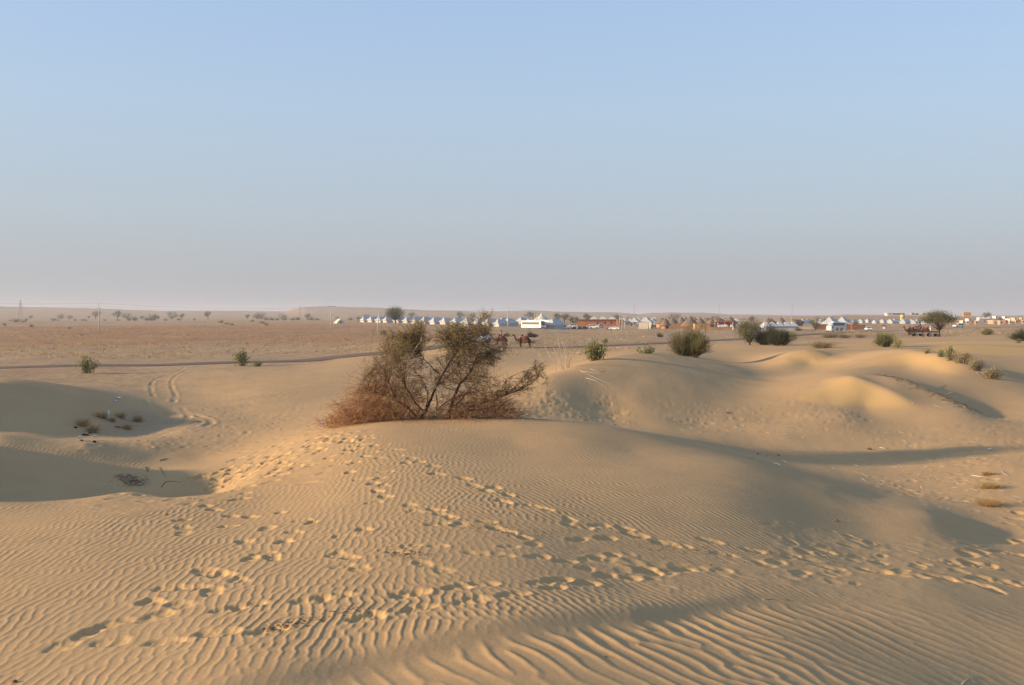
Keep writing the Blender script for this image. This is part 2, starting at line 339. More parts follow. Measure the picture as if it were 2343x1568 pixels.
TW = np.array([[1.0 if t == k else 0.0 for k in KINDS] for t in ct_])
def surf(x, y):
    """share of each surface kind, by inverse distance to the survey points"""
    jx = x * (1 + .05 * vnoise(x * .35, y * .35)); jy = y * (1 + .06 * vnoise(x * .3 + 9, y * .3))
    wx, wy = warp(jx, jy); o = np.empty((len(x), len(KINDS)), np.float32)
    for i in range(0, len(x), 60000):
        s = slice(i, i + 60000)
        d2 = (wx[s, None] - CXY[None, :, 0]) ** 2 + (wy[s, None] - CXY[None, :, 1]) ** 2
        W = 1 / (d2 + 2e-4) ** 2; o[s] = (W @ TW) / W.sum(1, keepdims=True)
    return o

def unproject(px, py, dmin=6.0, dmax=600.0, first=True):
    """ground point seen at a column/row of the survey frame"""
    d = np.exp(np.linspace(math.log(dmin), math.log(dmax), 900))
    x = (px - CX) / F * d; zr = EYE - (py - HY) / F * d; zg = base_z(x, d)
    h = np.nonzero(zr < zg)[0]
    i = h[0] if len(h) else len(d) - 1
    return float(x[i]), float(d[i])
HAZE = 0.00018
# ---- prints and wheel tracks, found on the ground from where they show
def P_(l): return [unproject(a, b) for a, b in l]
PRINTS = []   # x, y, heading, length, width, depth
def track(pts, L=.34, W=.24, dep=.045):
    w_ = P_(pts)
    for i, (x, y) in enumerate(w_):
        x2, y2 = w_[min(i + 1, len(w_) - 1)]; x1, y1 = w_[max(i - 1, 0)]
        PRINTS.append((x, y, math.atan2(y2 - y1, x2 - x1) + random.uniform(-.3, .3), L * random.uniform(.85, 1.15), W * random.uniform(.85, 1.15), dep * random.uniform(.45, .95)))
track([(140,1478),(200,1452),(228,1440),(262,1426),(355,1410),(415,1385),(350,1380)], dep=.042)
track([(385,1350),(440,1345),(487,1358),(470,1310),(505,1318)], dep=.04)
track([(250,1471),(380,1470),(495,1452),(615,1443),(840,1417),(955,1396),(1075,1378),(1170,1360),(1265,1346),(1338,1335),(1435,1326),(1520,1312),(1590,1303)], L=.34, W=.22)
track([(522,1396),(570,1388),(712,1375),(765,1366),(935,1362),(1045,1345),(1105,1338),(1235,1333),(1275,1328),(1385,1318),(1480,1308),(1560,1303)], dep=.05, L=.34, W=.25)
track([(548,1328),(500,1318),(572,1280),(600,1268),(625,1278),(560,1240),(612,1210),(690,1192),(712,1196),(650,1240),(675,1218),(530,1182),(520,1206),(575,1182),(415,1192),(418,1208),(420,1222),(470,1160),(492,1168),(435,1155),(545,1122),(560,1130),(640,1172)], dep=.04, L=.27, W=.19)
track([(815,1012),(855,1020),(850,1035),(880,1018),(888,1028),(820,1028),(835,1045),(870,1050),(905,1045),(810,1060),(800,1082),(825,1098),(880,1080),(868,1095),(852,1108),(875,1112),(862,1125),(880,1138),(935,1158),(950,1172),(855,1150),(995,1168),(1010,1178),(1030,1185),(1050,1200),(1000,1200),(1110,1195),(1130,1208),(1160,1215),(1195,1228),(1220,1245),(1165,1250)], dep=.04, L=.28, W=.2)
track([(910,1030),(940,1050),(958,1058),(990,1068),(1000,1085),(935,1060),(1060,1096),(1080,1112),(1100,1118),(1130,1118),(1110,1125),(1160,1134),(1150,1150),(1215,1160),(1245,1168),(1300,1190),(1300,1200),(1330,1208),(1370,1205),(1425,1210),(1385,1232),(1320,1232)], dep=.045, L=.3, W=.21)
track([(1450,1225),(1520,1245),(1560,1252),(1620,1240),(1655,1268),(1720,1262),(1745,1294),(1775,1290),(1810,1275),(1880,1262),(1905,1305),(1960,1278),(2010,1290),(1830,1312),(1650,1308),(2060,1310),(2100,1298),(2140,1285),(2190,1308)], dep=.04, L=.32, W=.22)
track([(2000,1310),(2030,1315),(2085,1320),(2150,1322),(2195,1330),(2240,1325),(2290,1332),(2330,1338),(2265,1348),(2185,1292),(2225,1290),(2215,1268),(2240,1262),(2290,1262),(2330,1268),(2300,1240),(2335,1238),(2260,1295)], dep=.06, L=.42, W=.28)
track([(830,1212),(905,1265),(1000,1250),(1090,1265),(1150,1268),(940,1250),(1010,1305),(970,1290),(790,1228),(770,1270),(800,1275),(820,1302),(780,1298),(1230,1275),(1290,1285),(1350,1280),(1400,1270),(1340,1300)], dep=.035, L=.28, W=.2)
# the trampled lane left of the mound: fresh, deeper prints
for _ in range(150):
    t = random.random(); px = 470 + t * 330 + random.gauss(0, 38); py = 1115 - t * 118 + random.gauss(0, 17)
    x, y = unproject(px, py)
    PRINTS.append((x, y, random.uniform(-.6, 1.2), random.uniform(.22, .36), random.uniform(.18, .26), random.uniform(.025, .055)))
for _ in range(60):   # disturbed sand right of the bush
    px = random.uniform(1200, 1430); py = 905 + (px - 1200) * .22 + random.gauss(0, 12)
    x, y = unproject(px, py)
    PRINTS.append((x, y, random.uniform(-1, 1), random.uniform(.25, .4), random.uniform(.2, .3), random.uniform(.015, .035)))
TRACKS = [P_([(432,834),(405,852),(352,868),(345,880),(346,895),(352,908)]), P_([(480,834),(440,842),(398,862),(390,876),(394,890),(404,905),(396,922)]),
          P_([(330,915),(345,940),(370,958),(395,968)]), P_([(415,935),(432,950),(425,965)]), P_([(440,948),(475,958),(485,968),(470,976)]),
          P_([(860,905),(800,918),(760,930)])]
def detail(x, y, S, fine=True):
    """relief on top of the base surface"""
    r = np.sqrt(x * x + y * y)
    fade = 1 / (1 + (r / 75.0) ** 4)
    near = r < 95
    z = np.zeros_like(x)
    Rm, Tm, Sm, Gm, Pm, Bm = [S[:, i] for i in range(6)]
    if fine:
        i = np.nonzero(near)[0]; xi, yi = x[i], y[i]
        rip = ripples(xi, yi)
        patch = np.clip(.75 + 1.0 * vnoise(xi * .45, yi * .45), .25, 1.1)
        sw_, se_ = swell(xi, yi); band = 1 - .75 * se_ * 4 * sw_ * np.clip(1 - sw_, 0, 1)
        patch *= np.clip(band, .25, 1)
        amp = np.clip(Rm[i] * 1.25, 0, 1) ** 1.5 + .34 * Sm[i] + .1 * Gm[i]
        zz = rip * .0090 * amp * patch
        tr = np.clip(Tm[i] * 1.3 - .15 * Rm[i], 0, 1) + .22 * Pm[i] + .05 * Sm[i] * (vnoise(xi * .2, yi * .2) > 0)
        zz += pits(xi, yi) * .029 * tr
        zz += .022 * Sm[i] * fbm(xi * .9, yi * .35, 4)
        zz += .012 * tr * fbm(xi * 5, yi * 5, 3)
        z[i] += zz * fade[i]
    z += (.08 * Sm + .05 * Tm + .03 * Rm) * fbm(x * .16 + 3, y * .16, 3) * np.clip((r - 12) / 20, 0, 1)
    z += (.05 * Tm + .1 * Pm + .1 * Bm + .02 * Rm) * fbm(x * .45, y * .45, 3) * np.clip(r / 12, 0, 1)
    z += (.35 * Pm + .35 * Bm) * fbm(x * .07, y * .07, 4) * np.clip((r - 50) / 150, 0, 1)
    z += 2.2 * fbm(x * .012, y * .012, 4) * np.clip((r - 900) / 1500, 0, 1)
    return z
def stamp(x, y, z, fine_=True):
    for px, py, h, L, Wd, dp in PRINTS:
        i = np.nonzero((np.abs(x - px) < 1.1) & (np.abs(y - py) < 1.1))[0]
        if not len(i): continue
        dx, dy = x[i] - px, y[i] - py; c, s = math.cos(h), math.sin(h)
        wob = 1 + .18 * vnoise(x[i] * 9 + px, y[i] * 9)
        u = (dx * c + dy * s) / (L * .55) * wob; v = (-dx * s + dy * c) / (Wd * .55) * wob; q = np.minimum(np.hypot((u + .42) / .66, v / .82), np.hypot((u - .3) / .8, (v - .12) / 1.0)) if L > .2 and Wd / L > .55 else np.hypot(u, v)
        q = q * (1 + .07 * np.sin(3 * np.arctan2(v, u) + px * 7))
        floor_ = -1 / (1 + np.exp((q - 1.0) * 9)) * (1 - .35 * np.exp(-((u - .15) / .25) ** 2))
        smooth = 1 / (1 + np.exp((q - 1.15) * 7))
        if fine_: fresh_lit[i] = np.maximum(fresh_lit[i], .4 * np.exp(-(q / 1.5) ** 4))  # gold of disturbed sand, with the lit look of the print painted in
        z[i] = z[i] * (1) + dp * floor_ + dp * (.12 + .12 * np.tanh(u)) * np.exp(-((q - 1.42) / .32) ** 2) * (1 + .5 * vnoise(x[i] * 14, y[i] * 14 + px))
    for w_ in TRACKS:
        P = np.array(w_); lo = P.min(0) - 1.5; hi = P.max(0) + 1.5
        i = np.nonzero((x > lo[0]) & (x < hi[0]) & (y > lo[1]) & (y < hi[1]))[0]
        if not len(i): continue
        # smooth the polyline
        t = np.linspace(0, len(P) - 1, 60); C = np.stack([np.interp(t, np.arange(len(P)), P[:, k]) for k in (0, 1)], 1)
        for _ in range(20): C[1:-1] = (C[:-2] + 2 * C[1:-1] + C[2:]) / 4
        dm = np.full(len(i), 9.0)
        for a_, b_ in zip(C[:-1], C[1:]):
            ab = b_ - a_; L2 = (ab ** 2).sum() + 1e-9
            tt = np.clip(((x[i] - a_[0]) * ab[0] + (y[i] - a_[1]) * ab[1]) / L2, 0, 1)
            dm = np.minimum(dm, np.hypot(x[i] - a_[0] - tt * ab[0], y[i] - a_[1] - tt * ab[1]))
        z[i] += (-.03 * np.exp(-(dm / .13) ** 4) + .022 * np.exp(-((dm - .24) / .10) ** 2)) * np.clip(.55 + 1.1 * vnoise(x[i] * .5, y[i] * .5), .12, .9)
    return z

# ---- one ground sheet on a polar grid, finest where the ground is near and in view
TH = np.concatenate([np.linspace(-math.pi, -0.62, 60, endpoint=False), np.linspace(-0.62, -0.485, 30, endpoint=False),
                     np.linspace(-0.485, 0.485, 900, endpoint=False), np.linspace(0.485, 0.62, 30, endpoint=False), np.linspace(0.62, math.pi, 60, endpoint=False)])
RR = np.concatenate([[.3, 1, 2, 3, 4, 5, 6, 7], np.exp(np.linspace(math.log(7.8), math.log(36), 610, endpoint=False)),
                     np.exp(np.linspace(math.log(36), math.log(150), 210, endpoint=False)),
                     np.exp(np.linspace(math.log(150), math.log(3300), 110, endpoint=False)), np.exp(np.linspace(math.log(3300), math.log(12000), 14))])
nr, nth = len(RR), len(TH)
GX = (RR[:, None] * np.sin(TH)[None, :]); GY = (RR[:, None] * np.cos(TH)[None, :])
gx, gy = GX.ravel(), GY.ravel()
S_ = surf(gx, gy)
fresh_lit = np.zeros(len(gx))
gz = base_z(gx, gy) + detail(gx, gy, S_)
gz = stamp(gx, gy, gz)
# the road is worn level a little below the plain
ROAD = [(-140,88),(-52,102),(-25,122),(13,168),(30,194),(51,222),(80,269),(129,335),(160,372),(205,400),(260,470),(330,560)]
RP = np.array(ROAD, float); t = np.linspace(0, len(RP) - 1, 300)
RC = np.stack([np.interp(t, np.arange(len(RP)), RP[:, k]) for k in (0, 1)], 1)
for _ in range(260): RC[1:-1] = (RC[:-2] + 2 * RC[1:-1] + RC[2:]) / 4
ii = np.arange(nr * nth).reshape(nr, nth)
a_ = ii[:-1, :]; b_ = ii[1:, :]
Q = np.stack([a_, np.roll(a_, -1, 1), np.roll(b_, -1, 1), b_], -1).reshape(-1, 4)

def lerp_z(X, Y):
    """height of the finished mesh at points"""
    X = np.atleast_1d(np.asarray(X, float)); Y = np.atleast_1d(np.asarray(Y, float))
    r = np.hypot(X, Y); th = np.arctan2(X, Y)
    i = np.clip(np.searchsorted(RR, r) - 1, 0, nr - 2); j = np.clip(np.searchsorted(TH, th) - 1, 0, nth - 2)
    fi = np.clip((r - RR[i]) / (RR[i + 1] - RR[i]), 0, 1); fj = np.clip((th - TH[j]) / (TH[j + 1] - TH[j]), 0, 1)
    Z = gz.reshape(nr, nth)
    return (Z[i, j] * (1 - fj) + Z[i, j + 1] * fj) * (1 - fi) + (Z[i + 1, j] * (1 - fj) + Z[i + 1, j + 1] * fj) * fi
def zat(x, y): return float(lerp_z(x, y)[0])
def at(px, d):
    """a point on the ground at a column of the survey frame and a distance"""
    x = (px - CX) / F * d; return Vector((x, d, zat(x, d)))
def gpt(px, py, dz=0.0):
    x, y = unproject(px, py); return Vector((x, y, zat(x, y) + dz))

# road: bed blended into the ground, then a thin asphalt sheet with a crumbled edge
dmin = np.full(nr * nth, 99.0); zr_ = base_z(RC[:, 0], RC[:, 1])
cand = np.nonzero((np.hypot(gx, gy) > 80) & (np.hypot(gx, gy) < 800) & (gy > 60))[0]
zt = np.zeros(len(cand)); dm = np.full(len(cand), 99.0)
for k in range(len(RC) - 1):
    p, q = RC[k], RC[k + 1]; ab = q - p; L2 = (ab ** 2).sum() + 1e-9
    tt = np.clip(((gx[cand] - p[0]) * ab[0] + (gy[cand] - p[1]) * ab[1]) / L2, 0, 1)
    d = np.hypot(gx[cand] - p[0] - tt * ab[0], gy[cand] - p[1] - tt * ab[1]); m_ = d < dm
    dm[m_] = d[m_]; zt[m_] = (zr_[k] * (1 - tt) + zr_[k + 1] * tt)[m_]
wgt = np.clip(1 - (dm - 4.2) / 4.0, 0, 1); wgt = wgt * wgt * (3 - 2 * wgt)
gz[cand] = gz[cand] * (1 - wgt) + (zt - .10) * wgt

def attr(me, name, vals):
    a = me.attributes.new(name, 'FLOAT', 'POINT'); a.data.foreach_set("value", np.ascontiguousarray(vals, dtype=np.float32))
# ---- sand material: base colours by kind of ground, grain and fine relief
def ground_material():
    m = bpy.data.materials.new("desert_ground"); nt, b = nodes_of(m); N = nt.nodes.new; L = nt.links.new
    b.inputs["Roughness"].default_value = .95; b.inputs["Specular IOR Level"].default_value = .12
    geo = N("ShaderNodeNewGeometry")
    def noise(sc, det=4, rough=.55, dim=None):
        n = N("ShaderNodeTexNoise"); n.inputs["Scale"].default_value = sc; n.inputs["Detail"].default_value = det; n.inputs["Roughness"].default_value = rough
        L(geo.outputs["Position"], n.inputs["Vector"]); return n
    def at_(nm):
        a = N("ShaderNodeAttribute"); a.attribute_name = nm; return a.outputs["Fac"]
    def mixc(f, A, B, bt='MIX'):
        x = N("ShaderNodeMix"); x.data_type = 'RGBA'; x.blend_type = bt
        if hasattr(f, 'is_linked') or hasattr(f, 'links'): L(f, x.inputs[0])
        else: x.inputs[0].default_value = f
        for s, v in ((6, A), (7, B)):
            if isinstance(v, tuple): x.inputs[s].default_value = (*v, 1)
            else: L(v, x.inputs[s])
        return x.outputs[2]
    def ramp(src, p0, p1, v0=0., v1=1.):
        r = N("ShaderNodeMapRange"); r.inputs[1].default_value = p0; r.inputs[2].default_value = p1; r.inputs[3].default_value = v0; r.inputs[4].default_value = v1
        L(src, r.inputs[0]); return r.outputs[0]
    def mul(a, c):
        x = N("ShaderNodeMath"); x.operation = 'MULTIPLY'
        for s, v in ((0, a), (1, c)):
            if isinstance(v, (int, float)): x.inputs[s].default_value = v
            else: L(v, x.inputs[s])
        return x.outputs[0]
    big = noise(.22, 7, .65); mid = noise(1.7, 6, .65); fine = noise(22, 4); spk = noise(70, 2)
    c = mixc(ramp(big.outputs[0], .35, .68), SAND_A, SAND_B)
    c = mixc(mul(ramp(mid.outputs[0], .45, .75), .35), c, SAND_C)
    c = mixc(at_("golden"), c, SAND_LIT_GOLD)  # loose sand tone plus painted sunlight, on slip faces and prints
    # the plain: pale dust with scrub litter
    pl = noise(.045, 8, .68); pl2 = noise(.5, 6, .7)
    st = N("ShaderNodeTexNoise"); st.inputs["Scale"].default_value = 1.0; st.inputs["Detail"].default_value = 7; st.inputs["Roughness"].default_value = .72
    mp = N("ShaderNodeMapping"); mp.inputs["Scale"].default_value = (.05, .018, 1); L(geo.outputs["Position"], mp.inputs[0]); L(mp.outputs[0], st.inputs["Vector"])
    pc = mixc(ramp(pl.outputs[0], .4, .62), PLAIN_A, PLAIN_B)
    pc = mixc(mul(ramp(st.outputs[0], .5, .66), .65), pc, PLAIN_C)
    pc = mixc(mul(ramp(pl2.outputs[0], .52, .72), .55), pc, PLAIN_D)
    c = mixc(at_("plain"), c, pc)
    bc = mixc(ramp(st.outputs[0], .36, .62), SOIL_A, SOIL_B)
    bc = mixc(mul(ramp(pl2.outputs[0], .5, .7), .5), bc, SOIL_C)
    c = mixc(at_("soil"), c, bc)
    # grain
    c = mixc(mul(ramp(fine.outputs[0], .5, .8), .22), c, (0.20, .13, .07))
    c = mixc(mul(ramp(spk.outputs[0], .62, .75), mul(at_("litter"), .55)), c, (.09, .06, .035))
    L(c, b.inputs["Base Color"])
    bp = N("ShaderNodeBump"); bp.inputs["Distance"].default_value = .02; bp.inputs["Strength"].default_value = .35
    n3 = noise(9, 6, .65); L(n3.outputs[0], bp.inputs["Height"])
    bp2 = N("ShaderNodeBump"); bp2.inputs["Distance"].default_value = .25
    L(mul(at_("plain"), .9), bp2.inputs["Strength"]); n4 = noise(.9, 7, .7); L(n4.outputs[0], bp2.inputs["Height"]); L(bp.outputs[0], bp2.inputs["Normal"])
    L(bp2.outputs[0], b.inputs["Normal"])
    return m
SAND_A, SAND_B, SAND_C, SAND_LIT_GOLD = (.53, .327, .152), (.57, .358, .170), (.48, .29, .134), (.64, .39, .155)
PLAIN_A, PLAIN_B, PLAIN_C, PLAIN_D = (.50, .33, .18), (.43, .28, .15), (.34, .205, .12), (.30, .205, .12)
SOIL_A, SOIL_B, SOIL_C = (.36, .18, .085), (.44, .25, .12), (.44, .29, .14)
# loose golden sand on the slip faces, their sunlit brightness painted into the colour
SUNLIT_GOLD = [[(1840,915),(1855,895),(1890,880),(1935,867),(1965,871),(2008,893),(2040,914),(2085,932),(2060,938),(1990,932),(1900,927)],
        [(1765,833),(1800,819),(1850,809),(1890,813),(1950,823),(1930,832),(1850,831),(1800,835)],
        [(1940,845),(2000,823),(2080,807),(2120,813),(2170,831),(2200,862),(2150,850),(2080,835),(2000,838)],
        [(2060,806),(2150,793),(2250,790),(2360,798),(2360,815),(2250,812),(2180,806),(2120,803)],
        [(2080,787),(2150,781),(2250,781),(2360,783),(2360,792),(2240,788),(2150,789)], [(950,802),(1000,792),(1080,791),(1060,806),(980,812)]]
def poly_mask(x, y, poly):
    P = np.array([unproject(a, b, 25) for a, b in poly]); m = np.zeros(len(x))
    lo = P.min(0) - 2; hi = P.max(0) + 2; i = np.nonzero((x > lo[0]) & (x < hi[0]) & (y > lo[1]) & (y < hi[1]))[0]
    if not len(i): return m
    X, Y = x[i] + .3 * fbm(x[i] * .8, y[i] * .5), y[i] + .4 * fbm(x[i] * .7 + 5, y[i] * .5); ins = np.zeros(len(i), bool); dm = np.full(len(i), 9.)
    for a, b in zip(P, np.roll(P, -1, 0)):
        c = ((a[1] > Y) != (b[1] > Y)) & (X < (b[0] - a[0]) * (Y - a[1]) / (b[1] - a[1] + 1e-12) + a[0]); ins ^= c
        ab = b - a; t = np.clip(((X - a[0]) * ab[0] + (Y - a[1]) * ab[1]) / ((ab ** 2).sum() + 1e-9), 0, 1)
        dm = np.minimum(dm, np.hypot(X - a[0] - t * ab[0], Y - a[1] - t * ab[1]))
    m[i] = np.clip(.5 + np.where(ins, dm, -dm) / .9, 0, 1); return m
lit_gold = np.zeros(len(gx))
for p_ in SUNLIT_GOLD: lit_gold = np.maximum(lit_gold, poly_mask(gx, gy, p_))
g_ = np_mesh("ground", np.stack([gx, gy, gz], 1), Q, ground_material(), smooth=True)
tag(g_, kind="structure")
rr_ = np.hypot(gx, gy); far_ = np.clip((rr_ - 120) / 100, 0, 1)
attr(g_.data, "golden", np.maximum(lit_gold, fresh_lit))
attr(g_.data, "plain", np.clip(S_[:, 4] * .9 + far_ * (1 - S_[:, 5]) * (1 - S_[:, 3]), 0, 1) * (1 - lit_gold))
attr(g_.data, "soil", np.clip(S_[:, 5] * 1.5 - .15, 0, 1) * np.clip((rr_ - 140) / 60, 0, 1) * (1 - np.clip((rr_ - 520) / 200, 0, 1)))
attr(g_.data, "litter", np.clip(S_[:, 4] + S_[:, 1] * .5, 0, 1))

# ------------------------------------------------------------------ air
hb = MB().box((0, 4500, 40 - 65), (26000, 26000, 190)).build("haze", None)
hm = bpy.data.materials.new("haze_air"); hm.use_nodes = True; hn = hm.node_tree; hn.nodes.clear()
ho = hn.nodes.new("ShaderNodeOutputMaterial"); hv = hn.nodes.new("ShaderNodeVolumePrincipled")
hv.inputs["Color"].default_value = (.80, .82, .87, 1); hv.inputs["Density"].default_value = HAZE; hv.inputs["Anisotropy"].default_value = 0.2
hn.links.new(hv.outputs[0], ho.inputs["Volume"]); hb.data.materials.append(hm); tag(hb, kind="stuff")

# ------------------------------------------------------------------ road
def make_road():
    W = 2.9; n = len(RC); T = np.gradient(RC, axis=0); T /= np.linalg.norm(T, axis=1, keepdims=True); Nn = np.stack([T[:, 1], -T[:, 0]], 1)
    rows = []
    k = np.arange(n); jit = .28 * vnoise(k * .9, k * 0 + 3.3); jit2 = .28 * vnoise(k * .9, k * 0 + 31.3)
    off = [(-W, -.10), (-W + .12, .03), (-1.2, .05), (1.2, .05), (W - .12, .03), (W, -.10)]
    V = []; m = len(off)
    for o, dz in off:
        p = RC + Nn * (o + np.sign(o) * (jit if o < 0 else jit2))[:, None] if abs(o) > 2 else RC + Nn * o
        V.append(np.stack([p[:, 0], p[:, 1], zr_ - .10 + dz], 1))
    V = np.concatenate(V); Q = np.array([(a * n + i, a * n + i + 1, (a + 1) * n + i + 1, (a + 1) * n + i) for a in range(m - 1) for i in range(n - 1)])
    o = np_mesh("road", V, Q[:, ::-1], mat("worn_asphalt", (.17, .115, .085), .95, var=.25, scale=.4, col2=(.25, .17, .11), bump=.01, bscale=30, spec=.05))
    tag(o, kind="structure")
make_road()

print("ground verts", nr * nth)
# ------------------------------------------------------------------ plants
def veg_mat(name, col, col2, scale=6, rough=.75, trans=.25):
    m = bpy.data.materials.new(name); nt, b = nodes_of(m); N = nt.nodes.new; L = nt.links.new
    geo = N("ShaderNodeNewGeometry")
    n = N("ShaderNodeTexNoise"); n.inputs["Scale"].default_value = scale; n.inputs["Detail"].default_value = 4; L(geo.outputs["Position"], n.inputs["Vector"])
    ad = N("ShaderNodeMath"); ad.operation = 'MULTIPLY_ADD'; L(geo.outputs["Random Per Island"], ad.inputs[0]); ad.inputs[1].default_value = .55
    L(n.outputs[0], ad.inputs[2])
    r = N("ShaderNodeValToRGB"); r.color_ramp.elements[0].position = .45; r.color_ramp.elements[1].position = 1.0
    r.color_ramp.elements[0].color = (*col, 1); r.color_ramp.elements[1].color = (*col2, 1); L(ad.outputs[0], r.inputs[0])
    L(r.outputs[0], b.inputs["Base Color"]); b.inputs["Roughness"].default_value = rough; b.inputs["Specular IOR Level"].default_value = .25
    if trans:
        t = N("ShaderNodeBsdfTranslucent"); L(r.outputs[0], t.inputs[0]); mx = N("ShaderNodeMixShader"); mx.inputs[0].default_value = trans
        o = nt.nodes["Material Output"]; L(b.outputs[0], mx.inputs[1]); L(t.outputs[0], mx.inputs[2]); L(mx.outputs[0], o.inputs[0])
    return m
VM = dict(
 olive=veg_mat("olive_leaves", (.20, .165, .06), (.46, .37, .17), trans=.4), brown=veg_mat("dry_brown_leaves", (.26, .145, .06), (.46, .29, .13), trans=.3),
 calo=veg_mat("grey_green_leaves", (.13, .14, .05), (.32, .31, .13), trans=.25), broom=veg_mat("broom_green", (.14, .13, .055), (.32, .27, .12), trans=.3),
 dark=veg_mat("dark_green", (.045, .055, .025), (.14, .14, .065)), far=veg_mat("hazy_green", (.07, .08, .045), (.16, .16, .085), 1.5),
 acacia=veg_mat("acacia_green", (.08, .085, .04), (.20, .18, .085), 3), pale=veg_mat("pale_dry_leaves", (.26, .20, .10), (.48, .38, .22)),
 straw=veg_mat("straw", (.44, .29, .12), (.66, .46, .22)), rust=veg_mat("rusty_twigs", (.28, .135, .06), (.50, .27, .125), trans=0),
 bark=mat("dark_bark", (.065, .042, .03), .9, var=.4, scale=9, bump=.01), dead=mat("bleached_wood", (.56, .47, .36), .85, var=.15), twig=mat("brown_twig", (.17, .10, .06), .9, var=.3, scale=8),
 yel=veg_mat("yellow_green", (.20, .20, .06), (.40, .36, .14)))

def unit(n, rng):
    v = rng.standard_normal((n, 3)); return v / np.linalg.norm(v, axis=1, keepdims=True)
def cards(C, a, b, rng, up=0.0):
    """diamond leaves at points"""
    n = len(C); u = unit(n, rng); u[:, 2] += up; u /= np.linalg.norm(u, axis=1, keepdims=True)
    v = np.cross(u, unit(n, rng)); v /= np.linalg.norm(v, axis=1, keepdims=True) + 1e-9
    a = (np.full(n, a) if np.isscalar(a) else a) * rng.uniform(.6, 1.3, n); b = (np.full(n, b) if np.isscalar(b) else b) * rng.uniform(.6, 1.3, n)
    V = np.stack([C - u * a[:, None], C + v * b[:, None], C + u * a[:, None], C - v * b[:, None]], 1).reshape(-1, 3)
    return V, np.arange(n * 4).reshape(n, 4)
def sticks(P0, P1, r0, r1, rng, bend=.08, segs=2):
    """three-sided bent twigs"""
    n = len(P0); D = P1 - P0; ln = np.linalg.norm(D, axis=1, keepdims=True) + 1e-9; d = D / ln
    a = np.cross(d, np.array([.3, .2, .93])); a /= np.linalg.norm(a, axis=1, keepdims=True) + 1e-9; b = np.cross(d, a)
    off = unit(n, rng) * ln * bend; K = segs + 1; V = np.empty((n, K, 3, 3))
    r0 = np.broadcast_to(np.asarray(r0, float), n); r1 = np.broadcast_to(np.asarray(r1, float), n)
    for k in range(K):
        t = k / segs; p = P0 + D * t + off * math.sin(math.pi * t); r = (r0 * (1 - t) + r1 * t)[:, None]
        for j in range(3):
            q = 2 * math.pi * j / 3; V[:, k, j] = p + (a * math.cos(q) + b * math.sin(q)) * r
    base = (np.arange(n) * K * 3)[:, None]; F_ = []
    for k in range(segs):
        for j in range(3): F_.append(base + np.array([[k * 3 + j, k * 3 + (j + 1) % 3, (k + 1) * 3 + (j + 1) % 3, (k + 1) * 3 + j]]))
    return V.reshape(-1, 3), np.stack(F_, 1).reshape(-1, 4)
def cat(parts):
    V = []; Q_ = []; k = 0
    for v, f in parts: V.append(v); Q_.append(f + k); k += len(v)
    return np.concatenate(V), np.concatenate(Q_)
def mesh_part(name, arrs, m, parent, stuff=False):
    o = np_mesh(name, *cat(arrs), m, parent)
    if stuff: o["kind"] = "stuff"
    return o
A_ = lambda *l: np.array(l, float)

def shrub_leafy(name, w, h, lab, catg, seed, n_stem=26, leaf=.055, m='calo', stem='pale', lean=(0, 0), dens=1.0):
    """upright many-stemmed shrub with big soft leaves"""
    rng = np.random.default_rng(seed); e = empty(name, label=lab, cat=catg)
    P1 = rng.standard_normal((n_stem, 3)) * [.42, .3, 0]; P1 = np.clip(P1, -1, 1) * [w / 2, w / 2.6, 0] + [lean[0], lean[1], 0]
    q = 1 - np.clip(np.abs(P1[:, 0]) / (w * .6), 0, 1) ** 2
    P1[:, 2] = h * (.45 + .5 * q) * rng.uniform(.65, 1.08, n_stem); P0 = P1 * [.25, .25, 0] - [0, 0, .12]
    mesh_part("stem", [sticks(P0, P1, .012 + w * .004, .006, rng, .12, 3)], VM[stem if stem in VM else 'twig'], e)
    k = int(26 * dens); t = rng.uniform(.3, 1.05, (n_stem, k, 1)); L_ = P0[:, None] + (P1 - P0)[:, None] * t
    L_ = L_ + rng.standard_normal(L_.shape) * (.05 + .045 * h)
    L_ = L_.reshape(-1, 3); L_[:, 2] = np.abs(L_[:, 2]) + .01
    mesh_part("leaves", [cards(L_, leaf * 1.3, leaf * .75, rng, .5)], VM[m], e, True)
    return e
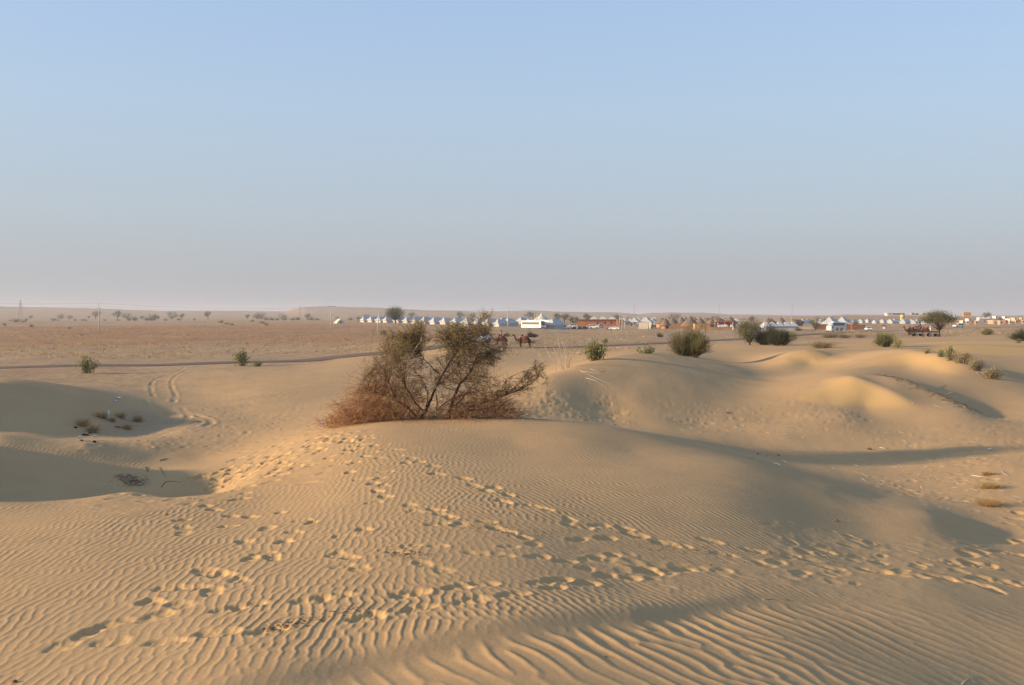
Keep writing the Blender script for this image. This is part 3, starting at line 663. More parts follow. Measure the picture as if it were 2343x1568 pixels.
def shrub_broom(name, w, h, lab, catg, seed, n=900, m='broom', wood='twig', nw=26):
    """dense bush of thin upright green wands"""
    rng = np.random.default_rng(seed); e = empty(name, label=lab, cat=catg)
    lob = rng.uniform(-1, 1, (7, 2)) * [.62, .5]; li = rng.integers(0, 7, n); hh = rng.uniform(.5, 1.0, 7) * (1 - .28 * np.abs(lob[:, 0]))
    B = lob[li] * [w / 2, w / 3] * .55 + rng.standard_normal((n, 2)) * w * .04
    T = lob[li] * [w / 2, w / 3] + rng.standard_normal((n, 2)) * w * .135; T[:, 0] = np.clip(T[:, 0], -w * .55, w * .55)
    top = h * hh[li] * rng.uniform(.35, 1.06, n) * np.where(rng.random(n) < .08, 1.3, 1) * np.sqrt(np.clip(1 - (np.abs(T[:, 0] - lob[li][:, 0] * w / 2) / (w * .42)) ** 2, .15, 1))
    t0 = rng.uniform(.05, .75, n)[:, None]
    P0 = np.concatenate([B, np.full((n, 1), .0)], 1); P1 = np.concatenate([T, top[:, None]], 1); Pm = P0 + (P1 - P0) * t0
    mesh_part("wands", [sticks(Pm, P1 + rng.standard_normal((n, 3)) * .03, .011, .006, rng, .07)], VM[m], e, True)
    k = int(n * 1.5); i = rng.integers(0, n, k); C = P1[i] + (P0 - P1)[i] * (rng.uniform(0, .8, k) ** 1.2)[:, None] + rng.standard_normal((k, 3)) * w * .022
    C[:, 2] = np.abs(C[:, 2]); mesh_part("leaves", [cards(C, .045, .013, rng, 1.2)], VM[m], e, True)
    i = rng.integers(0, n, nw); mesh_part("stem", [sticks(P0[i] - [0, 0, .15], P1[i] * .8, .022, .008, rng, .1, 3)], VM[wood], e)
    return e
def tuft(name, w, h, lab, catg, seed, n=160, m='straw', r=.004):
    rng = np.random.default_rng(seed); e = empty(name, label=lab, cat=catg)
    B = rng.standard_normal((n, 3)) * [w * .12, w * .1, 0]; T = B + rng.standard_normal((n, 3)) * [w * .3, w * .26, 0]
    T[:, 2] = h * rng.uniform(.35, 1.05, n); B[:, 2] = -.03
    mesh_part("blades", [sticks(B, T, r, r * .4, rng, .1)], VM[m], e, True)
    return e
def tree(name, w, h, lab, catg, seed, trunk_h=.35, flat=False, m='far', n=900, leaf=.16, clumps=22, tr=.16):
    """trunk, limbs and a crown of leaf clumps"""
    rng = np.random.default_rng(seed); e = empty(name, label=lab, cat=catg)
    C = unit(clumps, rng) * (rng.uniform(.3, 1, (clumps, 1)) ** .5); th = h * trunk_h
    if flat:
        C[:, 2] = np.abs(C[:, 2]) * .6; C = C * [w / 2 * .85, w / 2 * .8, h - th] + [0, 0, th + (h - th) * .35]
        C[:, 2] += .10 * h * (1 - (np.hypot(C[:, 0], C[:, 1]) / (w / 2)) ** 2)
    else: C = C * [w / 2 * .8, w / 2 * .75, (h - th) / 2 * .82] + [0, 0, th + (h - th) / 2]
    k = n // clumps; s = w * (.085 if flat else .105); sz = s * (.42 if flat else .8)
    Lf = (C[:, None] + rng.standard_normal((clumps, k, 3)) * [s, s, sz]).reshape(-1, 3); Lf[:, 2] = np.maximum(Lf[:, 2], th * .5)
    mesh_part("crown", [cards(Lf, leaf, leaf * .55, rng)], VM[m], e, True)
    J = A_(0, 0, th * .9) ; mb = MB(); mb.tube([(0, 0, -.3), (w * .01, 0, th * .5), tuple(J)], [tr * 1.15, tr, tr * .75], 7); mb.build("trunk", VM['bark'], e, True)
    P0 = np.repeat(J[None], clumps, 0) * rng.uniform(.75, 1.0, (clumps, 1)); mesh_part("limbs", [sticks(P0, C, tr * .42, tr * .1, rng, .1, 3)], VM['bark'], e)
    return e
def put(e, p, rz=0.0, s=1.0, sink=0.0):
    e.location = (p[0], p[1], p[2] - sink); e.rotation_euler = (0, 0, rz); e.scale = (s, s, s); return e

# ---- the big thorn bush on the crest of the main mound
def thorn_bush():
    rng = np.random.default_rng(5); K = 31.0 / F
    g0 = at(960, 31.0) - Vector((0, 0, .12)); e = empty("thorn_bush", g0, label="large tangled thorn bush with olive leaves on the crest of the foreground dune", cat="bush")
    def z_(u, v, dy=0): # from a 2.343x detail of the photo region at (1200,1130)
        X = (1200 + u / 2.343) / 1.6533; Y = (1130 + v / 2.343) / 1.6533
        return A_((X - 960) * K, dy, (966 - Y) * K)
    limbs = [([(910,1105),(868,1030),(790,950),(700,895),(665,790),(620,690)],(.075,.02),(0,-.1,-.3)), ([(912,1100),(925,1040),(965,990),(990,920),(1020,850),(1060,765),(1105,680),(1155,590),(1210,510),(1290,430)],(.085,.018),(0,.1,.3)),
      ([(960,1000),(900,945),(855,880),(800,780),(790,700)],(.04,.012),(0,-.3,-.6)), ([(962,985),(968,930),(975,870),(940,760),(900,690)],(.03,.01),(0,.2,.5)), ([(1155,1045),(1190,950),(1222,855),(1268,745),(1325,690),(1400,560),(1450,470)],(.085,.018),(-.2,-.3,-.7)),
      ([(1200,940),(1240,925),(1330,830),(1400,720)],(.03,.01),(-.2,-.5,-.9)), ([(1060,1000),(1100,950),(1160,905),(1250,880),(1400,820)],(.028,.01),(.2,.4,.6)), ([(1260,1020),(1350,955),(1500,905),(1650,850),(1800,790),(1900,730),(1960,650)],(.045,.012),(0,-.4,-1.0)),
      ([(1050,650),(1000,600),(930,540),(895,480)],(.028,.01),(.2,.4,.7)), ([(1290,430),(1350,330),(1400,230)],(.02,.008),(.3,.4,.5)), ([(1400,560),(1480,400),(1490,260)],(.02,.007),(-.6,-.7,-.8)), ([(895,480),(850,380),(870,280)],(.02,.007),(.6,.6,.5)),
      ([(1060,765),(1130,720),(1240,600),(1280,480)],(.03,.01),(.2,.5,.9)), ([(700,895),(600,850),(500,800),(440,690)],(.022,.008),(-.2,-.3,-.5)), ([(1320,1000),(1500,960),(1640,930),(1760,900)],(.025,.008),(0,-.5,-.9)), ([(1050,850),(1060,930),(1055,1000)],(.02,.02),(.1,.1,.1)), ([(790,950),(790,880),(740,800)],(.03,.01),(-.3,-.4,-.5)), ([(1650,850),(1640,760),(1690,690)],(.013,.006),(-.6,-.7,-.7))]
    pts = []
    for pl, (ra, rb), dy in limbs:
        n = len(pl); P = [z_(u, v, np.interp(i, np.linspace(0, n - 1, 3), dy)) for i, (u, v) in enumerate(pl)]
        if pl[0][1] > 1030: P[0][2] -= .12
        fine = []
        for a, b in zip(P[:-1], P[1:]):
            for t in (0, .5): fine.append(a * (1 - t) + b * t + (rng.standard_normal(3) * .014 if t else 0))
        fine.append(P[-1]); MB().tube([tuple(p) for p in fine], list(np.linspace(ra * .72, rb * .75, len(fine))), 6).build("limb", VM['bark'], e, True)
        pts.append(np.array(fine))
    dead = [[(690,1085),(690,960),(672,830),(640,740)], [(905,835),(970,805),(1065,725),(1120,640)], [(1090,820),(960,600),(850,490),(935,350)], [(1300,1050),(1330,940),(1280,880)], [(2110,600),(1900,700),(1720,780)]]
    for pl in dead[:4]:
        P = [z_(u, v, -.55 + .2 * rng.random()) for u, v in pl]; MB().tube([tuple(p) for p in P], list(np.linspace(.014, .006, len(P))), 5).build("dead_branch", VM['dead'], e, True)
    LP = np.concatenate(pts)
    # crown lobes: centre (u, v), radii, amount, kind
    lobes = [(700,360,150,120,95,0),(850,330,130,130,90,0),(900,240,70,70,28,0),(660,500,150,120,70,0),(520,620,140,120,45,1),(800,600,190,120,80,1),(1190,300,130,110,105,0),(1340,290,180,100,110,0),(1480,250,90,90,28,0),(1280,420,170,110,100,0),
             (1440,520,170,120,90,0),(1560,480,100,110,40,0),(1200,560,160,110,70,1),(1100,700,230,100,90,1),(1420,680,180,110,80,1),(1350,160,60,50,5,0),(1500,130,50,45,12,0),(1890,680,130,90,36,0),(1760,780,150,60,30,1),(1650,760,90,90,16,1),(600,780,200,90,80,1),(430,800,120,80,40,1),(1250,860,280,90,80,1),(850,830,230,90,90,1),(1560,870,160,70,50,1),(1650,420,60,60,8,0),(1950,600,60,60,12,0),(470,640,70,70,12,0)]
    gl, bl, tw = [], [], []
    for cu, cv, ru, rv, cnt, kd in lobes:
        for _ in range(int(cnt * 1.0)):
            v = np.clip(rng.standard_normal(3) * .5, -1.1, 1.1); c = z_(cu + v[0] * ru, cv + 14 + v[1] * rv * .85, v[2] * ru * .0058 * 1.2)
            if c[2] < .1: continue
            dd = ((LP - c) ** 2).sum(1); s = LP[np.argmin(dd)]; s = LP[rng.choice(np.argsort(dd)[:6])]
            L = np.linalg.norm(c - s); tw.append((s, c, .006 if L > .4 else .004))
            dirn = (c - s) / (L + 1e-6); k = 8
            T = c + dirn * rng.uniform(-.25, .18, (k, 1)) + rng.standard_normal((k, 3)) * .085
            for j in range(k): tw.append((c + dirn * rng.uniform(-.2, .05), T[j], .0028))
            leaf = (c + (T - c)[rng.integers(0, k, 29)] * rng.uniform(.2, 1.15, (29, 1)) + rng.standard_normal((29, 3)) * .02)
            (gl if kd == 0 or rng.random() < .2 else bl).append(leaf if kd == 0 else leaf[:17])
    S = np.array([t[0] for t in tw]); E = np.array([t[1] for t in tw]); rr = np.array([t[2] for t in tw])
    mesh_part("twigs", [sticks(S, E, rr, rr * .5, rng, .08)], VM['twig'], e, True)
    gl = np.concatenate(gl); bl = np.concatenate(bl)
    mesh_part("green_leaves", [cards(gl, .021, .010, rng)], VM['olive'], e, True); mesh_part("brown_leaves", [cards(bl, .018, .008, rng)], VM['brown'], e, True)
    # fine rusty brushwood heaped round the foot
    S, E = [], []
    for cu, ru, hv, n in [(340,170,220,1150),(480,170,280,1250),(640,150,260,1000),(230,90,120,300),(1300,160,150,700),(1500,190,200,1000),(1650,120,130,500),(820,140,120,420),(1050,150,110,420),(600,260,380,500),(1500,220,330,400)]:
        b = z_(cu, 1085); bx = b[0] + rng.standard_normal(n) * ru * .0058 * .45; by = rng.standard_normal(n) * .42 - .1
        l = rng.uniform(.12, .42, n) * hv / 230; hh = np.abs(rng.standard_normal(n)) * hv * .0058 * .38 * np.exp(-((bx - b[0]) / (ru * .0058)) ** 2)
        s = np.stack([bx, by, hh], 1); d = unit(n, rng); d[:, 2] = np.abs(d[:, 2]) * .9; d[:, 0] += (bx - b[0]) * .4; S.append(s); E.append(s + d * l[:, None])
    S = np.concatenate(S); E = np.concatenate(E)
    for Z in (S, E):
        zz = lerp_z(Z[:, 0] + g0.x, Z[:, 1] + g0.y) - g0.z; Z[:, 2] += zz
    i = rng.integers(0, len(E), 9000); Fk = E[i] + unit(9000, rng) * rng.uniform(.03, .13, (9000, 1))
    mesh_part("brushwood", [sticks(S, E, .0042, .0025, rng, .12), sticks(E[i], Fk, .0026, .0015, rng, .05, 1)], VM['rust'], e, True)
    return e
thorn_bush()

# ---- bleached dead shrub left of the second dune
def dead_shrub():
    rng = np.random.default_rng(8); d = 52.0; K = d / F; p = at(1296, d); e = empty("dead_shrub", p, label="bleached leafless shrub with tall thin pale stems on the sand", cat="dead shrub")
    def z_(u, v, dy): X = (1800 + u / 4.686) / 1.6533; Y = (1120 + v / 4.686) / 1.6533; return ((X - 1296) * K, dy, (839 - Y) * K)
    for pl in [[(1430,1250),(1400,1130),(1290,1010),(1215,850)],[(1495,1260),(1470,1150),(1410,1000),(1380,880)],[(1530,1240),(1490,1120),(1440,960),(1430,890)],[(1560,1250),(1530,1050),(1470,850),(1440,660)],[(1600,1240),(1580,1000),(1540,820),(1500,690)],
               [(1612,1250),(1600,1030),(1570,800)],[(1645,1260),(1660,1130),(1720,1020),(1735,940)],[(1700,1310),(1710,1170),(1745,1050)],[(1262,1290),(1225,1170),(1150,1060),(1095,970)],[(1600,1250),(1590,1080),(1540,940)],[(1640,1250),(1610,1120),(1620,900)],[(1655,1250),(1640,1150),(1690,1050),(1705,800)],[(1560,1250),(1500,1150),(1420,1060)]]:
        P = [z_(u, v, rng.uniform(-.2, .2) if i else rng.uniform(-.1, .1)) for i, (u, v) in enumerate(pl)]
        P[0] = (P[0][0], P[0][1], zat(p.x + P[0][0], p.y + P[0][1]) - p.z - .08)
        mb = MB().tube(P, list(np.linspace(.017, .006, len(P))), 5)
        for _ in range(3):
            i = rng.integers(1, len(P)); q = Vector(P[i]); mb.tube([q, q + Vector((rng.uniform(-.2, .2), rng.uniform(-.15, .15), rng.uniform(.1, .35)))], [.007, .003], 4)
        mb.build("stem", VM['dead'], e, True)
dead_shrub()

# ---- shrubs one can tell apart (column, row of the foot, width, height in metres)
def gs(px, py, f, *a, sink=.03, rz=0, **k):
    q = gpt(px, py); return put(f(*a, **k), q, rz, 1, sink)
gs(1362, 826, shrub_leafy, "milkweed_shrub", 1.75, 1.1, "leafy bright green shrub on the crest right of the bleached dead shrub", "shrub", 21, n_stem=60, leaf=.042)
gs(199, 856, shrub_leafy, "milkweed_shrub", 2.0, 1.65, "leafy green shrub beside the tarmac road at far left", "shrub", 22, n_stem=34, leaf=.07, dens=.8)
gs(553, 838, shrub_leafy, "milkweed_shrub", 1.7, 1.6, "dark leafy shrub on a hummock left of centre below the road", "shrub", 23, n_stem=34, leaf=.07)
gs(588, 839, shrub_leafy, "milkweed_shrub", 1.1, .7, "low dark plant just right of the hummock shrub", "shrub", 24, n_stem=14, leaf=.05)
gs(1383, 786, shrub_leafy, "milkweed_shrub", 1.4, 1.0, "small green plant beyond the leafy crest shrub", "shrub", 25, n_stem=18, leaf=.06)
gs(1474, 808, shrub_leafy, "milkweed_shrub", 1.35, .55, "sprawling small green plant on top of the middle dune", "shrub", 26, n_stem=12, leaf=.045, lean=(.1, 0))
gs(1510, 772, shrub_broom, "scrub_bush", 2.0, 1.6, "small round bush on the plain left of the wispy broom bush", "bush", 27, n=300, m='dark')
gs(1577, 816, shrub_broom, "broom_bush", 3.4, 2.55, "tall wispy broom bush in front of the thatched huts", "bush", 28, n=2600, nw=60)
gs(1752, 790, shrub_broom, "broom_bush", 2.8, 2.8, "dark dense bush beside the spreading thorn tree", "bush", 29, n=1600, m='dark')
gs(1783, 792, shrub_broom, "broom_bush", 3.2, 2.7, "dark rounded bush, right one of the dense pair", "bush", 30, n=1800, m='dark')
gs(1715, 790, tree, "thorn_tree", 3.1, 3.2, "small spreading thorn tree before the white tents", "tree", 31, m='acacia', n=6500, leaf=.055, clumps=46, tr=.09, trunk_h=.08)
gs(1814, 780, shrub_leafy, "spiky_shrub", 1.7, 1.7, "yellowish green upright shrub right of the dark bushes", "shrub", 32, n_stem=30, leaf=.05, m='yel')
gs(2022, 795, shrub_broom, "broom_bush", 2.4, 1.75, "round green bush with bare legs at the right before the white kiosk", "bush", 33, n=1200, m='calo', wood='dead', nw=40)
gs(2052, 798, shrub_leafy, "milkweed_shrub", 1.7, 1.1, "pale straggling shrub leaning right of the round green bush", "shrub", 34, n_stem=26, leaf=.045, m='yel', dens=.6)
gs(2173, 826, shrub_leafy, "milkweed_shrub", .9, 1.0, "upright leafy green shrub on the crest of the right dune", "shrub", 35, n_stem=22, leaf=.035)
gs(2152, 817, shrub_leafy, "milkweed_shrub", .7, .45, "low green plant just left of the upright crest shrub", "shrub", 36, n_stem=14, leaf=.03)
gs(2120, 809, shrub_leafy, "milkweed_shrub", .45, .35, "tiny dark green plant at the top of the right dune", "shrub", 37, n_stem=9, leaf=.028)
gs(2202, 832, shrub_leafy, "withered_bush", 1.7, .72, "withered pale bush, uppermost of three down the right dune", "bush", 38, n_stem=60, leaf=.02, m='pale', dens=2)
gs(2234, 850, shrub_leafy, "withered_bush", 1.75, .7, "withered pale bush, middle of three down the right dune", "bush", 39, n_stem=60, leaf=.02, m='pale', dens=2)
gs(2268, 868, shrub_leafy, "withered_bush", 1.5, .6, "withered pale bush, lowest of three down the right dune", "bush", 40, n_stem=54, leaf=.02, m='pale', dens=2)
gs(2258, 767, shrub_broom, "scrub_bush", 2.6, 1.5, "rounded yellow green bush near the right edge below the village", "bush", 41, n=900, m='yel')
gs(2352, 781, shrub_broom, "broom_bush", 4.0, 2.0, "dark bush cut by the right edge of the picture", "bush", 42, n=1800, m='dark')
gs(2329, 786, shrub_leafy, "milkweed_shrub", .7, .5, "small plant on the golden sand at the right edge", "shrub", 43, n_stem=12, leaf=.04)
gs(1217, 772, shrub_broom, "scrub_bush", 3.0, 1.7, "rounded bush on the plain above the riderless camel", "bush", 44, n=900, m='dark')
gs(1159, 771, shrub_broom, "scrub_bush", 2.2, 1.3, "low faded bush behind the mounted camel", "bush", 45, n=500, m='broom')
gs(2148, 771, tree, "acacia_tree", 6.6, 4.3, "umbrella shaped acacia with a forked trunk at the right", "tree", 46, flat=True, m='acacia', n=7500, leaf=.09, clumps=60, tr=.12, trunk_h=.34)
gs(904, 741, tree, "round_tree", 11, 8.3, "large round dark tree standing among the left white tents", "tree", 47, m='far', n=5200, leaf=.2, clumps=60, tr=.4, trunk_h=.25)
gs(2081, 766, shrub_broom, "scrub_bush", 1.5, 1.5, "upright green bush just left of the camel carts", "bush", 48, n=300)
gs(1825, 758, shrub_broom, "scrub_bush", 4.0, 1.6, "low bush before the white canvas wall", "bush", 49, n=400, m='dark')
gs(1865, 757, tree, "thorn_tree", 4.6, 4.6, "dark bushy tree right of the low white tents", "tree", 50, m='dark', n=1500, leaf=.12, clumps=24, tr=.12, trunk_h=.15)
gs(1954, 752, tree, "thorn_tree", 4.2, 3.6, "small rounded tree behind the brown wall", "tree", 51, m='acacia', n=1200, leaf=.11, clumps=22, tr=.1, trunk_h=.2)
gs(1613, 762, tree, "sapling", 2.0, 3.2, "slim bare sapling right of the wispy broom bush", "tree", 52, m='broom', n=260, leaf=.07, clumps=10, tr=.06, trunk_h=.45)
for k, (x, y, w_, h_, lb) in enumerate([(190,976,.62,.38,"straw coloured grass tuft beside the black rubbish in the left hollow"),(212,990,.6,.42,"largest dry grass tuft in front of the black rubbish"),(232,957,.62,.34,"dry grass tuft touching the upright white bottle"),(276,957,.45,.3,"thin dry tuft right of the upright white bottle"),(315,965,.5,.34,"pale dry tuft nearest the wheel tracks in the hollow"),(290,981,.4,.24,"low rusty tuft below the pale dry tuft"),(256,965,.32,.22,"small dry tuft between the bottle and the orange scrap")]):
    gs(x, y, tuft, "grass_tuft", w_, h_, lb, "grass tuft", 60 + k, n=300, r=.0035)
for k, (x, y, w_, h_, lb) in enumerate([(1893,773,2.6,1.2,"dry straw bush below the white van, left one"),(1906,772,2.2,1.2,"dry straw bush below the white van, right one"),(1929,773,2.4,1.0,"dry straw bush below the peaked tent with scalloped wall"),(1968,772,2.0,.9,"dry straw bush left of the white saloon on the road"),(1880,797,2.2,.8,"dry tussock on the smooth sand below the road at right"),(2262,1120,.55,.22,"small golden grass tuft on the trampled sand at right"),(2262,1160,.6,.25,"wider golden tuft lowest on the trampled sand at right"),(2258,1086,.3,.15,"tiny golden tuft on trampled sand at right"),(876,767,2.2,1.7,"dry rusty tussock below the pole left of the thorn bush"),(1205,786,4,.7,"flat dry scrub beyond the riderless camel")]):
    gs(x, y, tuft, "dry_tussock", w_, h_, lb, "tussock", 80 + k, n=420, r=.004 if y > 1000 else .014, m='straw' if y > 1000 else 'pale')

# ---- scrub and trees scattered over the far plain
FARB = [shrub_broom("scrub_bush", 3.2, 1.5, None, None, 200 + k, n=170, m='far') for k in range(3)]
for b_ in FARB:
    for c in b_.children: pass
FART = [tree("plain_tree", 5.2, 4.2, None, None, 210, m='far', n=420, leaf=.26, clumps=18), tree("plain_tree", 6.5, 4.0, None, None, 211, trunk_h=.2, m='far', n=420, leaf=.24, clumps=20, tr=.13), tree("plain_tree", 4.0, 4.6, None, None, 212, m='far', n=360, leaf=.26, clumps=14)]
ORD = "first second third fourth fifth sixth seventh eighth ninth tenth eleventh twelfth thirteenth fourteenth fifteenth sixteenth seventeenth eighteenth nineteenth twentieth twenty-first twenty-second twenty-third twenty-fourth twenty-fifth twenty-sixth twenty-seventh twenty-eighth twenty-ninth thirtieth thirty-first thirty-second thirty-third thirty-fourth thirty-fifth thirty-sixth thirty-seventh thirty-eighth thirty-ninth fortieth forty-first forty-second forty-third forty-fourth forty-fifth".split()
used_ = set()
def again(protos, k):
    o = protos[k]
    if id(o) not in used_: used_.add(id(o)); return o
    return copy_tree(o)
bush_spots = [(10,745,1),(24,727,.8),(37,736,1.5),(47,722,.8),(54,736,1.0),(60,723,1.2),(72,748,1.1),(72,772,.5),(123,727,1.3),(132,728,.8),(160,752,.9),(172,728,1.0),(186,767,.6),(190,727,1.2),(197,722,.8),(238,723,.8),(270,723,1.0),(296,729,1.4),(308,730,2.2),(336,730,2.0),(350,732,2.6),(378,726,1.1),(409,730,1.4),(445,716,1.0),(507,738,1.2),(519,741,1.0),(531,744,.9),(578,737,1.0),(600,740,1.2),(610,744,1.0),(609,722,1.6),(621,723,1.8),(634,724,1.2),(652,724,1.4),(672,724,1.8),(681,726,1.5),(713,716,1.8),(725,713,1.4),(802,734,1.2),(822,738,1.5),(1004,740,1.0),(853,739,1.2),(911,741,1.3),(1150,716,1.6),(1300,755,.6)]
bush_spots.sort()
for k, (x, y, s) in enumerate(bush_spots):
    d = max(150, min(1100, 2298 * 5.2 / max(y - 720.5, 9))) if y < 745 else unproject(x, y)[1]
    o = again(FARB, k % 3); p = at(x, d); put(o, p, random.uniform(0, 6), s * max(.7, min(2.2, d / 420)), .1)
    tag(o, "hazy scrub bush, %s from the left among bushes of the far plain" % ORD[k], "bush", "scrub bushes on the far plain")
tree_spots = [(70,716,0,.6),(138,718,1,.9),(160,717,1,.7),(203,714,2,.5),(219,716,0,1.25),(269,717,0,1.3),(290,718,1,1.1),(324,718,0,.6),(353,720,0,.8),(361,719,2,.6),(394,720,1,1.3),(416,720,2,.9),(476,722,2,1.25),(567,721,2,.8),(588,721,1,1.0),(597,721,1,1.2),(647,722,1,.95),(703,719,0,.9),(838,717,1,.9),(820,715,1,.6),(770,716,1,.6),(940,722,0,1.1),(1052,729,0,1.2),(1081,725,2,1.0),(1210,730,0,1.2),(1219,731,0,1.1),(1275,738,0,1.3),(1291,740,0,1.4),(1312,745,0,1.5),(1344,739,0,1.4),(1410,737,0,1.2),(1543,737,1,1.5),(1584,735,0,.9),(1635,736,1,1.1),(1718,737,0,1.0),(1890,739,0,.8),(2027,724,1,.7),(2089,720,1,.5),(2256,736,0,1.15),(2288,738,0,.8)]
tree_spots.sort()
for k, (x, y, t_, s) in enumerate(tree_spots):
    d = 2298 * 5.0 / max(y - 719.5, 7.5) if x < 1000 else 2298 * 5.0 / max(y - 722, 7)
    d = min(d, 1400); o = again(FART, t_); p = at(x, d); put(o, p, random.uniform(0, 6), s * d / 640, .2)
    tag(o, "distant hazy tree, %s from the left among trees of the far plain" % ORD[k], "tree", "trees scattered over the far plain")
# ------------------------------------------------------------------ materials for built things
MM = dict(canvas=mat("cream_canvas", (.66, .59, .47), .9, var=.08, scale=1.2, bump=.02, bscale=2), blue_canvas=mat("white_canvas", (.50, .50, .49), .9, var=.08, scale=.9, bump=.02, bscale=2),
 tan_canvas=mat("tan_canvas", (.55, .46, .34), .95, var=.12, scale=1), flap=mat("dark_opening", (.05, .045, .04), .9), white=mat("white_paint", (.78, .78, .76), .35, var=.05, spec=.5), glass=mat("vehicle_glass", (.05, .06, .07), .12, var=.1, spec=.6),
 tint=mat("tinted_glass", (.13, .13, .115), .2, var=.15, spec=.6), tyre=mat("tyre_rubber", (.025, .025, .025), .85), rim=mat("wheel_rim", (.45, .45, .45), .4, metal=.6), blue=mat("blue_grey_paint", (.30, .38, .46), .4, spec=.5),
 dark=mat("dark_trim", (.04, .04, .045), .6), red=mat("tail_lamp_red", (.5, .03, .02), .3), concrete=mat("pale_concrete", (.58, .52, .43), .9, var=.15, scale=2), steel=mat("galvanised_steel", (.28, .28, .29), .6, metal=.3),
 terracotta=mat("terracotta_plaster", (.52, .20, .085), .95, var=.12, scale=.8, bump=.03, bscale=3), ochre=mat("ochre_mud_plaster", (.46, .27, .13), .95, var=.15, scale=.8, bump=.03, bscale=3), brick=mat("reddish_mud", (.33, .15, .09), .95, var=.2, scale=.8),
 thatch=mat("grey_thatch", (.25, .18, .12), 1.0, var=.35, scale=5, bump=.05, bscale=14), wood=mat("old_timber", (.16, .10, .06), .9, var=.3), rope=mat("cable", (.06, .06, .06), .6), plaster=mat("cream_plaster", (.70, .56, .42), .9), pink=mat("pinkish_house", (.50, .33, .22), .95, var=.15),
 camel=mat("camel_hair", (.15, .08, .045), .95, var=.35, scale=4, bump=.02, bscale=25), camel2=mat("dark_camel_hair", (.085, .045, .028), .95, var=.3, scale=4), rug=mat("patterned_blanket", (.11, .03, .028), .95, var=.6, scale=9, col2=(.20, .075, .04)), orange=mat("orange_cloth", (.62, .16, .03), .9, var=.3, scale=5, col2=(.3, .04, .03)),
 cloth_b=mat("blue_cloth", (.10, .17, .30), .9, scale=6), cloth_w=mat("white_cloth", (.75, .73, .70), .9), cloth_k=mat("khaki_cloth", (.32, .24, .13), .9), cloth_r=mat("dark_red_cloth", (.25, .04, .04), .9), skin=mat("brown_skin", (.20, .10, .06), .6), hair=mat("black_hair", (.02, .017, .015), .7),
 yellow=mat("yellow_cloth_scrap", (.70, .52, .20), .9, var=.15), plastic=mat("white_plastic", (.80, .82, .84), .4, spec=.5), black=mat("charred_scrap", (.02, .018, .015), .8), tank=mat("tank_yellow", (.70, .50, .22), .7), dung=mat("dark_litter", (.07, .035, .018), .95, var=.5, scale=20), stone=mat("brown_stone", (.24, .12, .06), .9, var=.3, scale=9))

def face(px): return math.atan2(-(px - CX), F)   # small turn so a thing squarely faces the camera
def dist(px, py): return unproject(px, py)

# ------------------------------------------------------------------ tents
def peak_tent(L=6.2, W=4.4, wall=1.75, H=3.7, m='blue_canvas'):
    e = empty("safari_tent")
    b = MB(); x0, x1, y = -L / 2, L / 2, W / 2
    b.box((0, 0, wall / 2 - .1), (L, W, wall + .2)); b.build("wall", MM[m], e)
    # roof: steep concave hip in front (local -x), ridge running back, long gentle slopes
    r = MB(); o = .28; zr = wall - .12; V = [(x0 - o - .35, -y - o, zr), (x0 - o - .35, y + o, zr), (x1 + o, y + o, zr), (x1 + o, -y - o, zr), (x0 + 1.05, 0, H), (x1 - 1.1, 0, H - .22)]
    V += [(x0 + .05, -y * .52, zr + (H - zr) * .36), (x0 + .05, y * .52, zr + (H - zr) * .36), (0.2, -y * .56, zr + (H - zr) * .37), (0.2, y * .56, zr + (H - zr) * .37), (x1 - .3, -y * .52, zr + (H - zr) * .38), (x1 - .3, y * .52, zr + (H - zr) * .38)]
    Fc = [(0, 6, 7, 1), (6, 4, 7), (0, 3, 10, 8), (0, 8, 6), (6, 8, 4), (8, 10, 5, 4), (1, 7, 9), (1, 9, 11, 2), (7, 4, 9), (9, 4, 5, 11), (3, 2, 11, 10), (10, 11, 5)]
    r.add(V, Fc); r.add([(v[0], v[1], v[2] - .05) for v in V], [f[::-1] for f in Fc]); r.build("roof", MM[m], e)
    v = MB(); s = .16
    for sy in (-1, 1): v.box((0, sy * (y + o), zr - s), (L + .9, .03, .22))
    v.box((x0 - o - .36, 0, zr - s), (.03, W + .6, .22)); v.box((x1 + o + .01, 0, zr - s), (.03, W + .6, .22)); v.build("valance", MM['canvas'], e)
    d = MB().box((x0 - .02, 0, .9), (.04, 1.0, 1.7)).build("door_flap", MM['canvas'], e)
    for sy in (-1, 1): MB().box((x0 + 1.2, sy * (y + .02), 1.0), (.9, .04, .6)).build("window_flap", MM['tan_canvas'], e)
    MB().tube([(x0 + 1.05, 0, H - .1), (x0 + 1.05, 0, H + .3)], .03, 5).build("pole_tip", MM['wood'], e)
    MB().box((x0 + .2, 0, -.02), (1, .1, .1)).build("sill", MM['canvas'], e)
    return e
T0 = peak_tent(); first_ = [T0]
def tent(px, py, rz, s, lab, grp, d=None):
    d = d or dist(px, py)[1]; o = first_.pop() if first_ else copy_tree(T0); put(o, at(px, d), rz, s, .05); tag(o, lab, "tent", grp); return o
TN = [836,852,871,888,912,933,953,974,997,1020,1045,1070,1096,1121,1144]
for k, x in enumerate(TN):
    y = np.interp(x, [836, 1144], [738.6, 747.6]); d = 2298 * np.interp(x, [836, 1144], [4.0, 4.75]) / (y - HY)
    lab = ["leftmost white peaked tent of the long row near the tall pole"] + ["white peaked safari tent, %s from the left in the long row" % q for q in ORD[1:14]] + ["last white peaked tent of the long row, behind the thorn bush tip"]
    tent(x + 3, y, R(42) + random.uniform(-.12, .12), random.uniform(.9, 1.04), lab[k], "white tents in the long left row", d)
